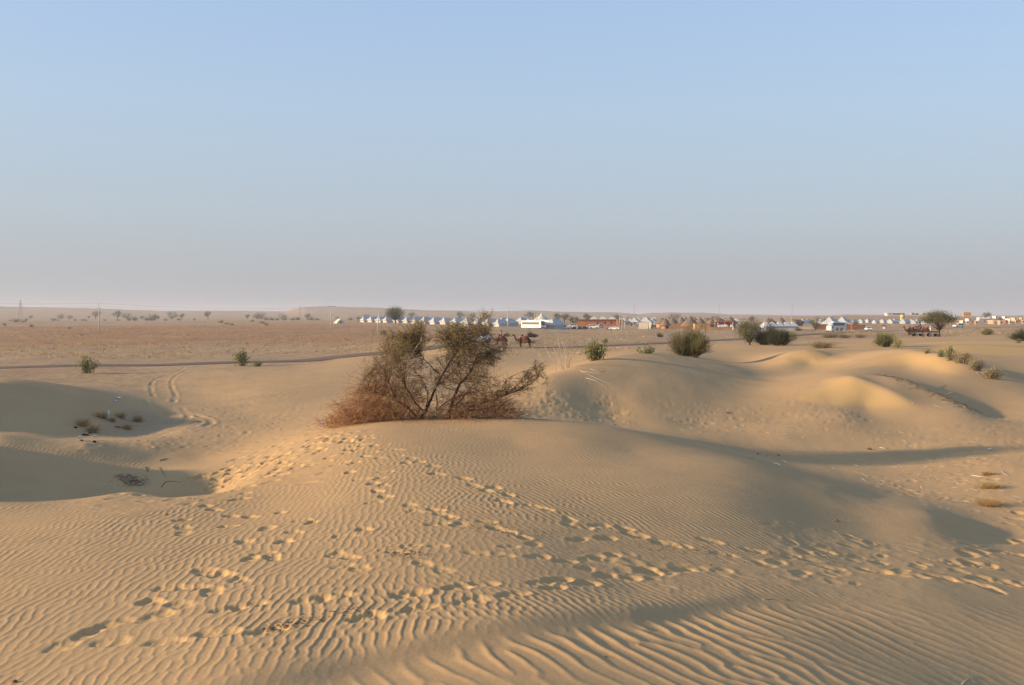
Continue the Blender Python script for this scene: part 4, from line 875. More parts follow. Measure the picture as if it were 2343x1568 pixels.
for x, y, s, lb in [(858,733,.9,"tent roof behind the second and third white tents of the long row"),(1167,747,1.0,"first white tent right of the concrete pole in mid row"),(1196,744.5,1.0,"white tent half hidden behind the parked coaches"),(1214,746,.9,"small pointed tent top above the coaches"),(1152,744,.9,"white tent set back between the long row and the pole"),(1271,750,1.15,"white tent just right of the parked coaches")]:
    tent(x, y, R(50), s, lb, None, 2298 * 5.0 / (y - HY) * (.95 if y > 745 else 1.02))
for k, (x, y, s) in enumerate([(1421,737,1.1),(1428,737,1.1),(1443,742,1.1),(1453,742,1.25),(1480,742,1.35),(1492,741,1.1),(1500,740,.9)]):
    tent(x, y, R(70), s, "white tent behind the two plain canvas sheds, %s from the left" % ORD[k], "white tents behind the canvas sheds", 2298 * 5.0 / (y - HY))
for k, x in enumerate([1840,1848,1868,1881,1910,1939,1955,1970,1987,2003,2019,2036,2040,2050,2056,2067,2074,2085,2091,2100,2108,2116]):
    y = np.interp(x, [1840, 1950, 2116], [738.5, 740, 742]); d = 2298 * 6.0 / (y - HY + 1.2); d = min(d, 720)
    tent(x, y, R(40) + random.uniform(-.35, .25), random.uniform(.72, .95), "small far white tent below the hilltop compound, %s from the left" % ORD[k], "row of small far tents on the right", d + (k % 3) * 14)
for x, y, s, lb in [(1900,751,1.35,"white peaked tent above the parked white van"),(1929,751,1.35,"white peaked tent with a scalloped side wall"),(1818,749,.8,"tiny white tent beside the red huts")]:
    tent(x, y, R(60), s, lb, None, 2298 * 5.1 / (y - HY))
def scallop():
    p = at(1934, 380); e = empty("tent_screen", p, label="low white scalloped canvas screen beside the peaked tent", cat="screen")
    MB().box((0, 0, 1.9), (5.6, .08, 1.5)).build("panel", MM['canvas'], e)
    for k in range(4): MB().box((-2.1 + k * 1.4, -.06, 1.8), (.75, .05, .5)).build("opening", MM['flap'], e)
    for k in (-2.7, 2.7): MB().tube([(k, 0, -.2), (k, 0, 2.6)], .04, 5).build("post", MM['wood'], e)
scallop()
def marquee(px0, px1, py, h, n, lab, d, m='blue_canvas', name="marquee"):
    W = (px1 - px0) / F * d; p = at((px0 + px1) / 2, d); e = empty(name, p, label=lab, cat="marquee"); u = W / n
    MB().box((0, 0, h * .25), (W, 5, h * .5)).build("wall", MM['blue_canvas'], e)
    for k in range(n):
        x = -W / 2 + u * (k + .5); r = MB(); a = u * .52; z0, z1 = h * .48, h
        V = [(x - a, -3.1, z0), (x + a, -3.1, z0), (x + a, 3.1, z0), (x - a, 3.1, z0), (x - a * .25, -.3, z1), (x + a * .25, -.3, z1)]
        r.add(V, [(0, 1, 5, 4), (1, 2, 5), (2, 3, 4, 5), (3, 0, 4), (0, 3, 2, 1)]); r.build("roof_bay", MM[m], e)
    return e
marquee(1347, 1411, 745, 4.6, 3, "long cream marquee behind the red mud wall", 600, 'canvas')
marquee(1446, 1505, 742, 4.6, 3, "long flat topped white marquee behind the canvas sheds", 640, 'canvas')
marquee(1742, 1821, 760, 2.9, 5, "row of low white canvas bays right of the dark bushes", 335, 'blue_canvas', "canvas_shelter")
marquee(1585, 1690, 742, 3.6, 7, "long white tent line behind the thatched huts", 640, 'canvas')
marquee(1950, 1966, 724, 5, 2, "far white building low on the skyline left of the hill", 1250, 'canvas', "white_shed")
marquee(1971, 1984, 724, 4.4, 2, "second far white building on the skyline left of the hill", 1250, 'canvas', "white_shed")
marquee(2236, 2263, 731, 3, 3, "long white roof in the village near the big round tree", 800, 'canvas', "white_shed")
def dome_tent():
    e = empty("dome_tent", at(1239, 480), label="domed white tent with a pointed top behind the coaches", cat="tent")
    MB().lathe([(3.6, -.1), (3.6, 2.0), (3.9, 2.0), (3.3, 3.2), (2.4, 4.1), (1.2, 4.7), (.7, 5.4), (.12, 6.1)], n=16).build("canopy", MM['canvas'], e, True)
    MB().lathe([(3.64, 1.9), (3.98, 1.9), (3.98, 2.1), (3.64, 2.1)], n=16).build("valance", MM['canvas'], e)
dome_tent()
def a_tent(px, d, w, L, h, rz, lab, m='tan_canvas'):
    e = empty("canvas_shed", at(px, d), rz, lab, "tent")
    r = MB().prism([(-w / 2, -.05), (w / 2, -.05), (w / 2 * .86, h * .3), (0, h), (-w / 2 * .86, h * .3)], -L / 2, L / 2); r.build("canvas", MM[m], e)
    MB().prism([(-w * .12, 0), (w * .12, 0), (0, h * .7)], -L / 2 - .03, -L / 2 + .02).build("opening", MM['flap'], e)
    MB().tube([(0, -L / 2 - .2, h), (0, L / 2 + .2, h)], .04, 5).build("ridge_pole", MM['wood'], e)
a_tent(1472, 395, 2.8, 3.8, 2.7, R(76), "plain tan canvas shed standing alone before the white tents")
a_tent(1485.5, 402, 2.4, 2.0, 2.5, R(60), "narrower canvas shed touching the right of the tan one")
a_tent(776, 560, 5.0, 3.4, 2.6, R(40), "small low ridge tent alone on the plain right of the double pole", 'canvas')

# ------------------------------------------------------------------ thatched huts and mud walls
def hut(px, d, rw, hw, rr, hr, lab, m='terracotta', dome=False, rz=0.0, fin=True):
    e = empty("thatched_hut", at(px, d), rz, lab, "hut")
    MB().lathe([(rw, -.2), (rw * .98, hw)], n=18).build("wall", MM[m], e, False)
    prof = [(rr, hw - .35), (rr * .98, hw - .2), (rr * .66, hw + hr * .33), (rr * .34, hw + hr * .68), (rr * .12, hw + hr * .92), (.04, hw + hr)] if not dome else [(rr, hw - .3), (rr * .95, hw + hr * .3), (rr * .72, hw + hr * .7), (rr * .35, hw + hr * .94), (.05, hw + hr)]
    MB().lathe(prof, n=20).build("roof", MM['thatch'], e, True)
    MB().box((0, -rw, hw * .42), (.9, .14, hw * .86)).build("door", MM['flap'], e)
    if fin: MB().lathe([(.12, hw + hr - .1), (.16, hw + hr + .15), (.08, hw + hr + .3), (.12, hw + hr + .42), (.02, hw + hr + .6)], n=8).build("finial", MM['terracotta'], e)
    return e
HZ = [(1521.4,388,1.5,1.55,2.3,2.7,"terracotta round hut nearest the canvas sheds, under a steep thatch",'terracotta',0),(1514,430,2.4,2.0,3.4,2.2,"ochre hut peeping from behind the nearest terracotta hut",'ochre',0),(1537.6,430,2.3,1.9,2.9,2.4,"thatched hut above the left end of the ochre stone wall",'ochre',0),(1550,450,3.0,1.9,3.5,1.8,"broad thatched hut second along above the ochre stone wall",'ochre',1),
  (1558,430,2.0,1.9,2.9,2.7,"steep thatched hut above the right end of the ochre stone wall",'ochre',0),(1568,470,1.9,2.0,2.6,2.5,"small thatched hut between the steep one and the biggest",'brick',0),(1578.5,395,2.2,1.2,4.2,3.4,"biggest thatched hut, its tip above the wispy broom bush",'terracotta',0),(1589,440,2.2,1.7,3.3,2.6,"thatched hut right behind the biggest one",'ochre',0),(1601,430,2.2,1.6,2.9,2.9,"thatched hut above the ochre box house",'ochre',0),
  (1617,450,3.0,1.9,3.6,2.2,"rounded thatched hut left of the pair near the pavilion",'brick',1),(1627,425,2.2,1.5,3.2,2.5,"thatched hut directly left of the pavilion",'ochre',0),(1640,450,3.2,1.9,4.1,2.3,"wide dome thatched hut behind the pavilion",'brick',1),(1670,430,2.3,1.9,3.5,2.8,"thatched hut with tall finial above the pavilion",'terracotta',0),
  (1756,450,1.8,1.9,2.7,2.4,"thatched roof tip behind the low white bays, left one",'brick',0),(1764,455,1.8,1.9,2.5,2.2,"thatched roof tip behind the low white bays, middle one",'brick',0),(1786,450,2.0,1.9,2.9,2.6,"thatched roof tip behind the low white bays, right one",'brick',0),(1815,420,2.3,2.0,2.9,1.8,"red hut right of the low white bays",'brick',1),(1824,430,2.2,2.0,2.8,1.6,"second red hut right of the low white bays",'brick',1)]
for px, d, rw, hw, rr, hr, lb, m, dm in HZ: hut(px, d, rw, hw, rr, hr, lb, m, bool(dm), random.uniform(-.5, .5))
def wall(px0, px1, d, h, t, m, lab, name="mud_wall", lip=None, cope=True, d1=None):
    a = at(px0, d); b = at(px1, d1 or d); c = (a + b) / 2; L = (b - a).length; rz = math.atan2(b.y - a.y, b.x - a.x)
    e = empty(name, (c.x, c.y, min(a.z, b.z)), rz, lab, "wall")
    MB().box((0, 0, h / 2 - .15), (L, t, h + .3)).build("wall_body", MM[m], e)
    if cope: MB().box((0, 0, h + .06), (L + .1, t + .12, .12)).build("coping", MM[lip or m], e)
    return e, L
e, L = wall(1318, 1411.5, 520, 3.0, .5, 'terracotta', "long terracotta mud wall with small openings behind the cars", "mud_wall", 'thatch')
for k in (.52, .7, .86):
    MB().box((-L / 2 + L * k, -.27, 1.6), (.8, .05, 1.1)).build("opening", MM['flap'], e)
MB().box((0, .3, 3.25), (L + .6, 2.6, .3)).build("thatch_roof", MM['thatch'], e)
e, L = wall(1411, 1424, 515, 3.2, 5, 'brick', "dark red end house of the terracotta wall beside the leaning pole", "mud_house", 'thatch'); e["category"] = "house"
wall(1526, 1564, 395, 1.9, .5, 'ochre', "pale ochre stone wall behind the wispy broom bush")
e, L = wall(1587.5, 1622, 372, 2.15, 4, 'ochre', "ochre mud box house with a small square window", "mud_house", 'terracotta'); e["category"] = "house"
MB().box((-L / 2 + L * .42, -2.02, 1.35), (.45, .08, .5)).build("window", MM['flap'], e)
wall(1622, 1676, 352, 1.15, .45, 'ochre', "low ochre garden wall before the pavilion")
wall(1562, 1588, 385, .8, .5, 'terracotta', "low terracotta wall joining the box house to the huts")
wall(1818, 1870, 385, 1.0, .4, 'plaster', "low white canvas coloured wall by the right dark tree")
wall(1735, 1822, 330, .95, .3, 'blue_canvas', "long pale parapet in front of the low white bays")
wall(1866, 1947, 372, 1.75, .4, 'brick', "long brown wall behind the parked white van")
wall(1949, 1979, 372, 1.65, .4, 'brick', "shorter brown wall right of the orange gatepost")
wall(1946.5, 1948.8, 370, 2.2, .5, 'orange', "narrow orange gatepost between the two brown walls", "gatepost")
e, L = wall(1622, 1640, 400, 2.4, 4, 'brick', "dark red house with white columns left of the pavilion", "mud_house", 'thatch'); e["category"] = "house"
for k in range(3): MB().box((L * (.05 + k * .16), -2.3, 1.1), (.25, .2, 2.2)).build("column", MM['white'], e)
def pavilion():
    d = 372.; e = empty("pavilion", at(1658, d), label="open pavilion with flat thatch roof and a red beam full of white cushions", cat="pavilion"); W = 34 / F * d
    MB().box((0, 1.8, 3.0), (W + .8, 5, .5)).build("roof", MM['thatch'], e); MB().box((0, -.75, 2.62), (W + .7, .2, .26)).build("beam", MM['red'], e)
    MB().box((0, 3.9, 1.3), (W, .3, 2.9)).build("back_wall", MM['brick'], e)
    for x in (-W / 2, -.2, W / 2): MB().tube([(x, -.7, -.2), (x, -.7, 2.8)], .11, 6).build("post", MM['white'], e)
    MB().box((W * .28, 3.2, 1.2), (W * .3, .2, 1.7)).build("mural", MM['ochre'], e)
pavilion()
def pouf():
    e = empty("cushion"); MB().lathe([(.3, 0), (.42, .2), (.4, .5), (.2, .75), (.05, .8)], n=10).build("seat_cover", MM['cloth_w'], e, True); MB().box((0, 0, .9), (.4, .3, .3)).build("back_pad", MM['cloth_w'], e); return e
pf = pouf()
for k in range(9):
    o = pf if k == 0 else copy_tree(pf); x = 1644 + k * 2.6 if k < 8 else 1672.5; put(o, at(x, 370.5) + Vector((0, 0, .75)), 0); tag(o, "white covered cushion on the pavilion bench, %s from the left" % ORD[k], "cushion", "white cushions inside the pavilion")
e = empty("bench", at(1657, 370.6), label="long low bench under the white cushions in the pavilion", cat="bench"); MB().box((0, 0, .7), (5.4, .9, .1)).build("seat", MM['wood'], e)
for k in (-2.5, 0, 2.5): MB().box((k, 0, .3), (.1, .8, .8)).build("leg", MM['wood'], e)
def box_house(px, d, w, dep, h, m, lab, rz=0., win=1, name="mud_house", base=0.):
    e = empty(name, at(px, d) + Vector((0, 0, base)), rz, lab, "house"); MB().box((0, 0, h / 2 - .4), (w, dep, h + .8)).build("wall", MM[m], e); MB().box((0, 0, h + .05), (w + .2, dep + .2, .18)).build("roof", MM['plaster' if m != 'brick' else 'thatch'], e)
    for k in range(win): MB().box((-w / 2 + w * (k + .5) / win, -dep / 2 - .01, h * .55), (.8, .06, .9)).build("window", MM['flap'], e)
    return e
box_house(1437, 900, 5.2, 5, 4.6, 'pink', "small square far house behind the white tents right of the poles")
def kiosk():
    e = empty("roadside_kiosk", at(2021, 372), R(-8), "small red and white roadside kiosk above the round green bush", "kiosk")
    MB().box((0, 0, .75), (1.5, 1.3, 1.7)).build("wall", MM['brick'], e); MB().box((-.1, -.67, .75), (1.1, .05, .95)).build("sign_board", MM['white'], e); MB().box((0, 0, 1.66), (2.0, 1.8, .1)).build("roof", MM['thatch'], e)
    for s in (-1, 1): MB().tube([(s * .9, -.8, -.1), (s * .9, -.8, 1.62)], .04, 5).build("post", MM['wood'], e)
kiosk()
def tank():
    e = empty("water_tank", at(2064, 760), label="round yellow water tank rising among the small far tents", cat="water tank")
    MB().lathe([(1.7, 3.0), (1.75, 5.4), (1.5, 5.7), (.3, 5.9)], n=16).build("drum", MM['tank'], e, True); MB().box((0, 0, 1.4), (2.6, 2.6, 3.2)).build("plinth", MM['plaster'], e)
tank()
# hilltop compound
def hill_z(px, d, z): x = (px - CX) / F * d; return Vector((x, d, z))
HD = 930.; zb = lambda row: EYE - (row - HY) / F * HD
def compound():
    a = hill_z(2030, HD, zb(722.4)); b = hill_z(2126, HD, zb(722.4)); L = b.x - a.x
    gz_ = min(zat(a.x + L * t, HD) for t in (0, .25, .5, .75, 1))
    e = empty("terrace_wall", ((a.x + b.x) / 2, HD, gz_), label="long low white terrace wall along the hilltop", cat="wall"); h = zb(720.9) - gz_
    MB().box((0, 0, h / 2), (L, 1.2, h)).build("wall_body", MM['plaster'], e); MB().box((0, 0, h + .05), (L, 1.4, .14)).build("coping", MM['white'], e)
compound()
def top_hut(px, w, r0, r1, m, lab, rnd=True):
    x = (px - CX) / F * HD; W = w / F * HD; g = zat(x, HD + 9); z1 = zb(r0) - g; e = empty("round_house" if rnd else "flat_house", (x, HD + 9, g), label=lab, cat="house")
    if rnd: MB().lathe([(W / 2, -.5), (W / 2, z1 * .9), (W / 2 * 1.04, z1 * .9), (W / 2 * .8, z1), (.2, z1 + .1)], n=16).build("wall", MM[m], e)
    else: MB().box((0, 0, z1 / 2 - .3), (W, 6, z1 + .6)).build("wall", MM[m], e)
    MB().box((0, -W / 2 - .05 if rnd else -3.03, z1 * .7), (1.0, .1, 1.0)).build("window", MM['flap'], e)
    if not rnd: MB().box((0, 0, z1 + .1), (W + .6, 6.6, .25)).build("roof", MM['white'], e)
top_hut(2041, 14, 716.8, 721, 'plaster', "white and red roofed building at the left end of the hilltop", False)
top_hut(2061, 22, 717, 721, 'brick', "dark open shelter in the middle left of the hilltop", False)
for px, w, r0, lb in [(2073,9,716.5,"round drum house on the hilltop, leftmost of four"),(2094,12,716,"round drum house on the hilltop, widest"),(2106,7,716.8,"round drum house on the hilltop, smallest"),(2120,8,716.3,"round drum house on the hilltop, rightmost of four")]: top_hut(px, w, r0, 721, 'pink', lb)
top_hut(2131, 12, 717.5, 725, 'plaster', "bright square building at the right end of the hilltop", False)
top_hut(2143, 6, 720.5, 726, 'pink', "small low building right of the bright hilltop one", False)
# village on the far right
vs = [(2211,722.5,16,900,'ochre',"large orange block of a house on the skyline at right"),(2176,738,5,700,'pink',None),(2190,737,6,720,'pink',None),(2200,741,4,650,'plaster',None),(2213,743,6,600,'pink',None),(2224,739,5,700,'brick',None),(2232,745,3,560,'ochre',None),(2267,743,6,600,'pink',None),(2276,744,7,570,'ochre',None),(2288,746,7,540,'pink',None),(2300,742,5,620,'brick',None),(2306,737,4,760,'white',None),(2310,744,4,560,'pink',None),(2317,735,4,800,'tank',None),(2322,742,5,620,'pink',None),(2330,739,5,700,'brick',None),(2336,735,5,800,'tank',None),(2340,743,5,600,'pink',None),(2240,733,5,820,'plaster',None),(2262,732,4,860,'white',None),(2275,730,4,900,'white',None),(2184,733,4,860,'white',None),(2251,737,4,720,'brick',None),(2296,733,4,860,'white',None),(2215,735,9,780,'white',None)]
vs.sort()
for k, (x, y, w, d, m, lb) in enumerate(vs):
    box_house(x, d, w / F * d, 4, 2.1 if not lb else 4.5, m, lb or "small far village house, %s from the left right of the acacia" % ORD[k], random.uniform(-.5, .5), 1 if not lb else 3)
for k, (x, y) in enumerate([(1700,716),(1708,717)] ): pass
for k, x in enumerate([1640, 1650, 1661, 1672, 1682, 1700, 1813]):
    box_house(x, 1150, 7, 5, 2.6, 'pink', "tiny brown hamlet house high on the far plain, %s from the left" % ORD[k], 0, 1)["group"] = "hamlet houses on the far plain"

# ------------------------------------------------------------------ poles and wires
def insul(b, x, y, z): b.tube([(x, y, z), (x, y, z + .28)], .045, 5)
def pole(px, d, h, lab, lean=0.0, rz=0.0, r=.13):
    e = empty("utility_pole", at(px, d), rz, lab, "utility pole")
    MB().tube([(0, 0, -.5), (lean, 0, h)], [r * 1.35, r * .75], 6).build("post", MM['concrete'], e, True)
    c = MB(); c.tube([(lean - .75, 0, h - 1.05), (lean - .6, 0, h - 1.5), (lean, 0, h - 1.7), (lean + .6, 0, h - 1.5), (lean + .75, 0, h - 1.05)], .05, 5); c.build("cross_arm", MM['steel'], e)
    for x, z in ((-.75, h - 1.05), (.75, h - 1.05), (0, h)): b = MB(); insul(b, lean + x, 0, z); b.build("insulator", MM['steel'], e)
    return e
def h_pole(px, d, h, gap, lab, arm=2.6):
    e = empty("double_pole", at(px, d), 0, lab, "utility pole")
    for s in (-1, 1): MB().tube([(s * gap / 2, 0, -.5), (s * gap / 2, 0, h)], [.17, .13], 6).build("post", MM['concrete'], e, True)
    MB().box((0, -.15, h - .05), (arm, .12, .16)).build("cross_arm", MM['steel'], e); MB().box((0, -.12, h * .66), (gap, .08, .08)).build("brace", MM['steel'], e)
    MB().tube([(-gap / 2, -.14, h * .5), (gap / 2, -.14, h * .66)], .05, 4).build("diagonal_brace", MM['steel'], e)
    for k in (-.45, 0, .45): b = MB(); insul(b, k * arm, -.15, h); b.build("insulator", MM['steel'], e)
    return e
pole(226.5, 318, 9.1, "tall concrete pole standing alone on the brown plain at left", -.12, r=.17)
h_pole(759.5, 408, 8.9, 1.15, "double concrete pole with a cross arm left of the white tents", 3.0)
pole(864, 366, 7.6, "concrete pole in front of the leftmost white tents", .45, r=.15)
pole(1161.7, 440, 8.0, "concrete pole left of the parked coaches", .1, r=.17)
h_pole(1225.5, 405, 6.3, 1.0, "double pole with a cross arm in front of the coaches", 2.2)
pole(1415.5, 420, 6.6, "leaning concrete pole beside the white saloon", .5, r=.17)
h_pole(1426, 415, 4.8, 1.1, "short double pole right of the leaning pole", 1.7)
for k, (x, y0, y1) in enumerate([(1560.4,719.8,742),(1571,722,740),(1667,721,742),(1747,721,745),(1810,722,757),(1858,723,742),(1900,720,741),(1924,722,745),(2004,724,741),(1877,727,741)]):
    d = 2298 * 5.2 / (y1 - HY); d = min(d, 620); h = (y1 - y0) / F * d; pole(x, d, h, "thin far pole among the right hand huts and tents, %s from the left" % ORD[[0,1,2,3,4,5,7,8,9,6][k]], random.uniform(-.1, .1), r=.1)["group"] = "far poles on the right"
def pylon(px, d, h, w, lab):
    g = at(px, d); e = empty("lattice_pylon", g, 0, lab, "pylon"); b = MB(); a = w / 2; T = h
    def q(z, s): t = z / T; r = a * (1 - t) + a * .1 * t; return (s[0] * r, s[1] * r, z)
    cs = [(-1, -1), (1, -1), (1, 1), (-1, 1)]
    for c in cs: MB().tube([q(0, c), q(T, c)], .08, 4).build("leg", MM['steel'], e)
    zs = [T * (1 - .8 ** k) for k in range(10)]
    for z0, z1 in zip(zs[:-1], zs[1:]):
        for i in range(4): b.tube([q(z0, cs[i]), q(z1, cs[(i + 1) % 4])], .035, 3); b.tube([q(z0, cs[(i + 1) % 4]), q(z1, cs[i])], .035, 3)
    b.build("bracing", MM['steel'], e)
    for z, l in ((T * .72, w * .55), (T * .83, w * .48), (T * .93, w * .36)): MB().tube([(-l, 0, z), (0, 0, z + .5), (l, 0, z)], .09, 4).build("cross_arm", MM['steel'], e)
pylon(46.6, 900, 19.5, 3.4, "lattice pylon on the skyline at far left")
pylon(686, 1450, 20.5, 3.6, "lattice pylon on the skyline left of the flat topped hill")
pylon(1102, 1900, 22, 4, "faint lattice pylon behind the tents above the thorn bush")
pylon(1451, 2300, 26, 5, "very faint pylon on the skyline above the red wall")
pylon(1645, 2300, 30, 5, "very faint pylon on the skyline above the huts")
pylon(1813, 2300, 32, 5, "very faint pylon on the skyline above the low white bays")
def wire(p, q, sag, lab, r=.022):
    pts = [p.lerp(q, t) - Vector((0, 0, sag * 4 * t * (1 - t))) for t in np.linspace(0, 1, 13)]
    o = MB().tube([tuple(v) for v in pts], r, 3).build("overhead_wire", MM['rope']); tag(o, lab, "wire", "overhead wires"); return o
def top(px, d, h, dx=0, dz=0): p = at(px, d); return Vector((p.x + dx, p.y, p.z + h + dz))
wl = [(Vector((-190, 262, 11.4)), top(226.5, 318, 9.3, -.1), 1.2, "upper wire left of the lone pole"), (Vector((-190, 262, 9.6)), top(226.5, 318, 8.3, -.8), 1.2, "lower wire left of the lone pole"),
      (top(226.5, 318, 9.3, -.1), top(758, 408, 9.1), 1.4, "upper wire between the lone pole and the double pole"), (top(226.5, 318, 8.3, .8), top(756, 408, 9.0), 1.6, "lower wire between the lone pole and the double pole"),
      (top(762, 408, 9.1), top(866, 366, 7.9), .6, "wire from the double pole to the pole before the tents"), (top(867, 366, 7.9), top(1162, 440, 8.2), 1.2, "wire running over the white tent row"),
      (top(1162, 440, 8.2), top(1417, 420, 6.8), 1.0, "wire passing over the parked coaches"), (top(1417, 420, 6.8), top(1560, 580, 5.4), 1.0, "wire from the leaning pole toward the huts")]
for a, b, s, lb in wl: wire(a, b, s, lb)

# ------------------------------------------------------------------ vehicles
def wheel(e, x, y, r=.33, w=.22):
    t = MB(); n = 14; V = []
    for s in (-w / 2, w / 2):
        for k in range(n): V.append((x + r * math.cos(2 * math.pi * k / n), y + s, r + r * math.sin(2 * math.pi * k / n)))
    t.add(V, [(k, (k + 1) % n, n + (k + 1) % n, n + k) for k in range(n)] + [tuple(range(n))[::-1], tuple(range(n, 2 * n))]); o = t.build("wheel", MM['tyre'], e)
    rb = MB(); V = []; s = (1 if y > 0 else -1) * (w / 2 + .012)
    for q in (0, .01):
        for k in range(10): V.append((x + r * .58 * math.cos(.628 * k), y + s + (q if y > 0 else -q), r + r * .58 * math.sin(.628 * k)))
    rb.add(V, [(k, (k + 1) % 10, 10 + (k + 1) % 10, 10 + k) for k in range(10)] + [tuple(range(10)), tuple(range(10, 20))[::-1]]); rb.build("rim", MM['rim'], o)
def car(name, L, W, side, cab, lab, cat_="car", r=.33, m='white', roofm=None):
    """side and cab: outlines in x/z, nose towards +x"""
    e = empty(name, label=lab, cat=cat_)
    MB().prism(side, -W / 2, W / 2).build("body", MM[m], e, bevel=.035)
    ci = [(x, z) for x, z in cab]; cx = sum(p[0] for p in ci) / len(ci); MB().prism(ci, -W / 2 * .88, W / 2 * .88).build("cabin", MM[roofm or m], e, bevel=.03)
    zb, zt = min(p[1] for p in ci) + .07, max(p[1] for p in ci) - .09
    xs = sorted(p[0] for p in ci); x0, x1 = xs[0] + .22, xs[-1] - .30; tx0 = sorted([p[0] for p in ci if p[1] > zt])[0] + .1; tx1 = sorted([p[0] for p in ci if p[1] > zt])[-1] - .1
    for s in (-1, 1):
        mid = (tx0 + tx1) / 2
        for a0, a1, b0, b1 in ((x0, mid - .05, tx0, mid - .05), (mid + .05, x1, mid + .05, tx1)):
            y = s * W / 2 * .885; g = MB().add([(a0, y, zb), (a1, y, zb), (b1, y, zt), (b0, y, zt), (a0, y + s * .012, zb), (a1, y + s * .012, zb), (b1, y + s * .012, zt), (b0, y + s * .012, zt)], [(0, 1, 2, 3), (7, 6, 5, 4), (0, 4, 5, 1), (1, 5, 6, 2), (2, 6, 7, 3), (3, 7, 4, 0)]); g.build("side_window", MM['glass'], e)
    hi = [p for p in ci if p[1] > zt]; lo = [p for p in ci if p[1] <= zt]; yw = W / 2 * .78
    for nm, sgn in (("windscreen", 1), ("rear_window", -1)):
        a = max(lo, key=lambda p: sgn * p[0]); b = max(hi, key=lambda p: sgn * p[0]); o = .015 * sgn
        A = (a[0] * .88 + b[0] * .12 + o, a[1] * .88 + b[1] * .12); B = (a[0] * .12 + b[0] * .88 + o, a[1] * .12 + b[1] * .88 + .01)
        MB().add([(A[0], -yw, A[1]), (A[0], yw, A[1]), (B[0], yw * .94, B[1]), (B[0], -yw * .94, B[1]), (A[0] - .02 * sgn, -yw, A[1]), (A[0] - .02 * sgn, yw, A[1]), (B[0] - .02 * sgn, yw * .94, B[1]), (B[0] - .02 * sgn, -yw * .94, B[1])], [(0, 1, 2, 3), (4, 7, 6, 5), (0, 4, 5, 1), (1, 5, 6, 2), (2, 6, 7, 3), (3, 7, 4, 0)]).build(nm, MM['glass'], e)
    sx = sorted(p[0] for p in side)
    for s in (-1, 1):
        MB().box((sx[-1] - .02, s * W * .36, .66), (.1, .32, .16)).build("headlight", MM['plastic'], e); MB().box((sx[0] + .02, s * W * .38, .78), (.1, .24, .2)).build("tail_lamp", MM['red'], e)
        MB().box((x1 + .05, s * (W / 2 + .06), zb + .02), (.12, .2, .12)).build("mirror", MM[m], e)
    MB().box((sx[-1] + .01, 0, .42), (.08, W * .9, .16)).build("front_bumper", MM['dark'], e); MB().box((sx[0] - .01, 0, .42), (.08, W * .9, .16)).build("rear_bumper", MM['dark'], e)
    for x in (L * .31, -L * .29):
        for y in (-1, 1): wheel(e, x, y * (W / 2 - .08), r)
    return e
SED = ([(-2.15, .3), (2.15, .3), (2.18, .62), (2.0, .82), (1.1, .92), (-1.5, .95), (-2.15, .9)], [(-1.75, .92), (1.15, .90), (.35, 1.38), (.1, 1.44), (-.95, 1.42), (-1.2, 1.36)])
SUV = ([(-2.2, .38), (2.2, .38), (2.22, .8), (2.05, 1.0), (1.1, 1.08), (-2.15, 1.08)], [(-2.12, 1.06), (1.25, 1.06), (.6, 1.68), (.4, 1.75), (-1.9, 1.75), (-2.05, 1.65)])
VAN = ([(-2.2, .35), (2.2, .35), (2.2, .85), (1.95, 1.05), (-2.2, 1.05)], [(-2.18, 1.03), (1.9, 1.03), (1.35, 1.85), (1.1, 1.95), (-1.95, 1.95), (-2.12, 1.85)])
HAT = ([(-1.85, .3), (1.85, .3), (1.88, .65), (1.7, .85), (1.0, .95), (-1.85, .98)], [(-1.8, .95), (1.15, .93), (.45, 1.44), (.2, 1.5), (-1.35, 1.48), (-1.6, 1.4)])
def park(o, px, d, deg): return put(o, at(px, d), R(deg), 1, .02)
park(car("parked_car", 4.3, 1.7, *SED, "long white car parked just right of the coaches"), 1279, 425, 172)
park(car("parked_car", 4.3, 1.7, *SED, "bright white car overlapping the long white one, pointing right"), 1292, 405, -12)
park(car("parked_van", 4.4, 1.75, *SUV, "white estate parked left of the orange saddled camel", "van"), 1309, 430, 175)
park(car("parked_jeep", 4.2, 1.7, *SUV, "open sided cream jeep in front of the terracotta wall", "jeep", .38), 1358, 425, -10)
park(car("parked_car", 4.0, 1.7, *HAT, "small silver hatchback partly behind the cream jeep", m='white'), 1371, 445, -150)
park(car("parked_car", 4.2, 1.65, *SED, "white saloon with red tail lamps beside the leaning pole"), 1405, 398, 160)
park(car("moving_van", 4.2, 1.7, *VAN, "white van seen from behind on the road at right", "van"), 1899, 300, 62)
park(car("moving_car", 4.3, 1.7, *SED, "white saloon coming along the road below the kiosk"), 1986, 345, -97)
park(car("moving_car", 4.3, 1.7, *SUV, "small far white car right of the acacia on the road"), 2192, 400, -160)
park(car("parked_jeep", 4.3, 1.7, *SUV, "dark off road car with pale roof half hidden behind the thorn bush", "jeep", .38, 'blue', 'white'), 1094, 172, -22)
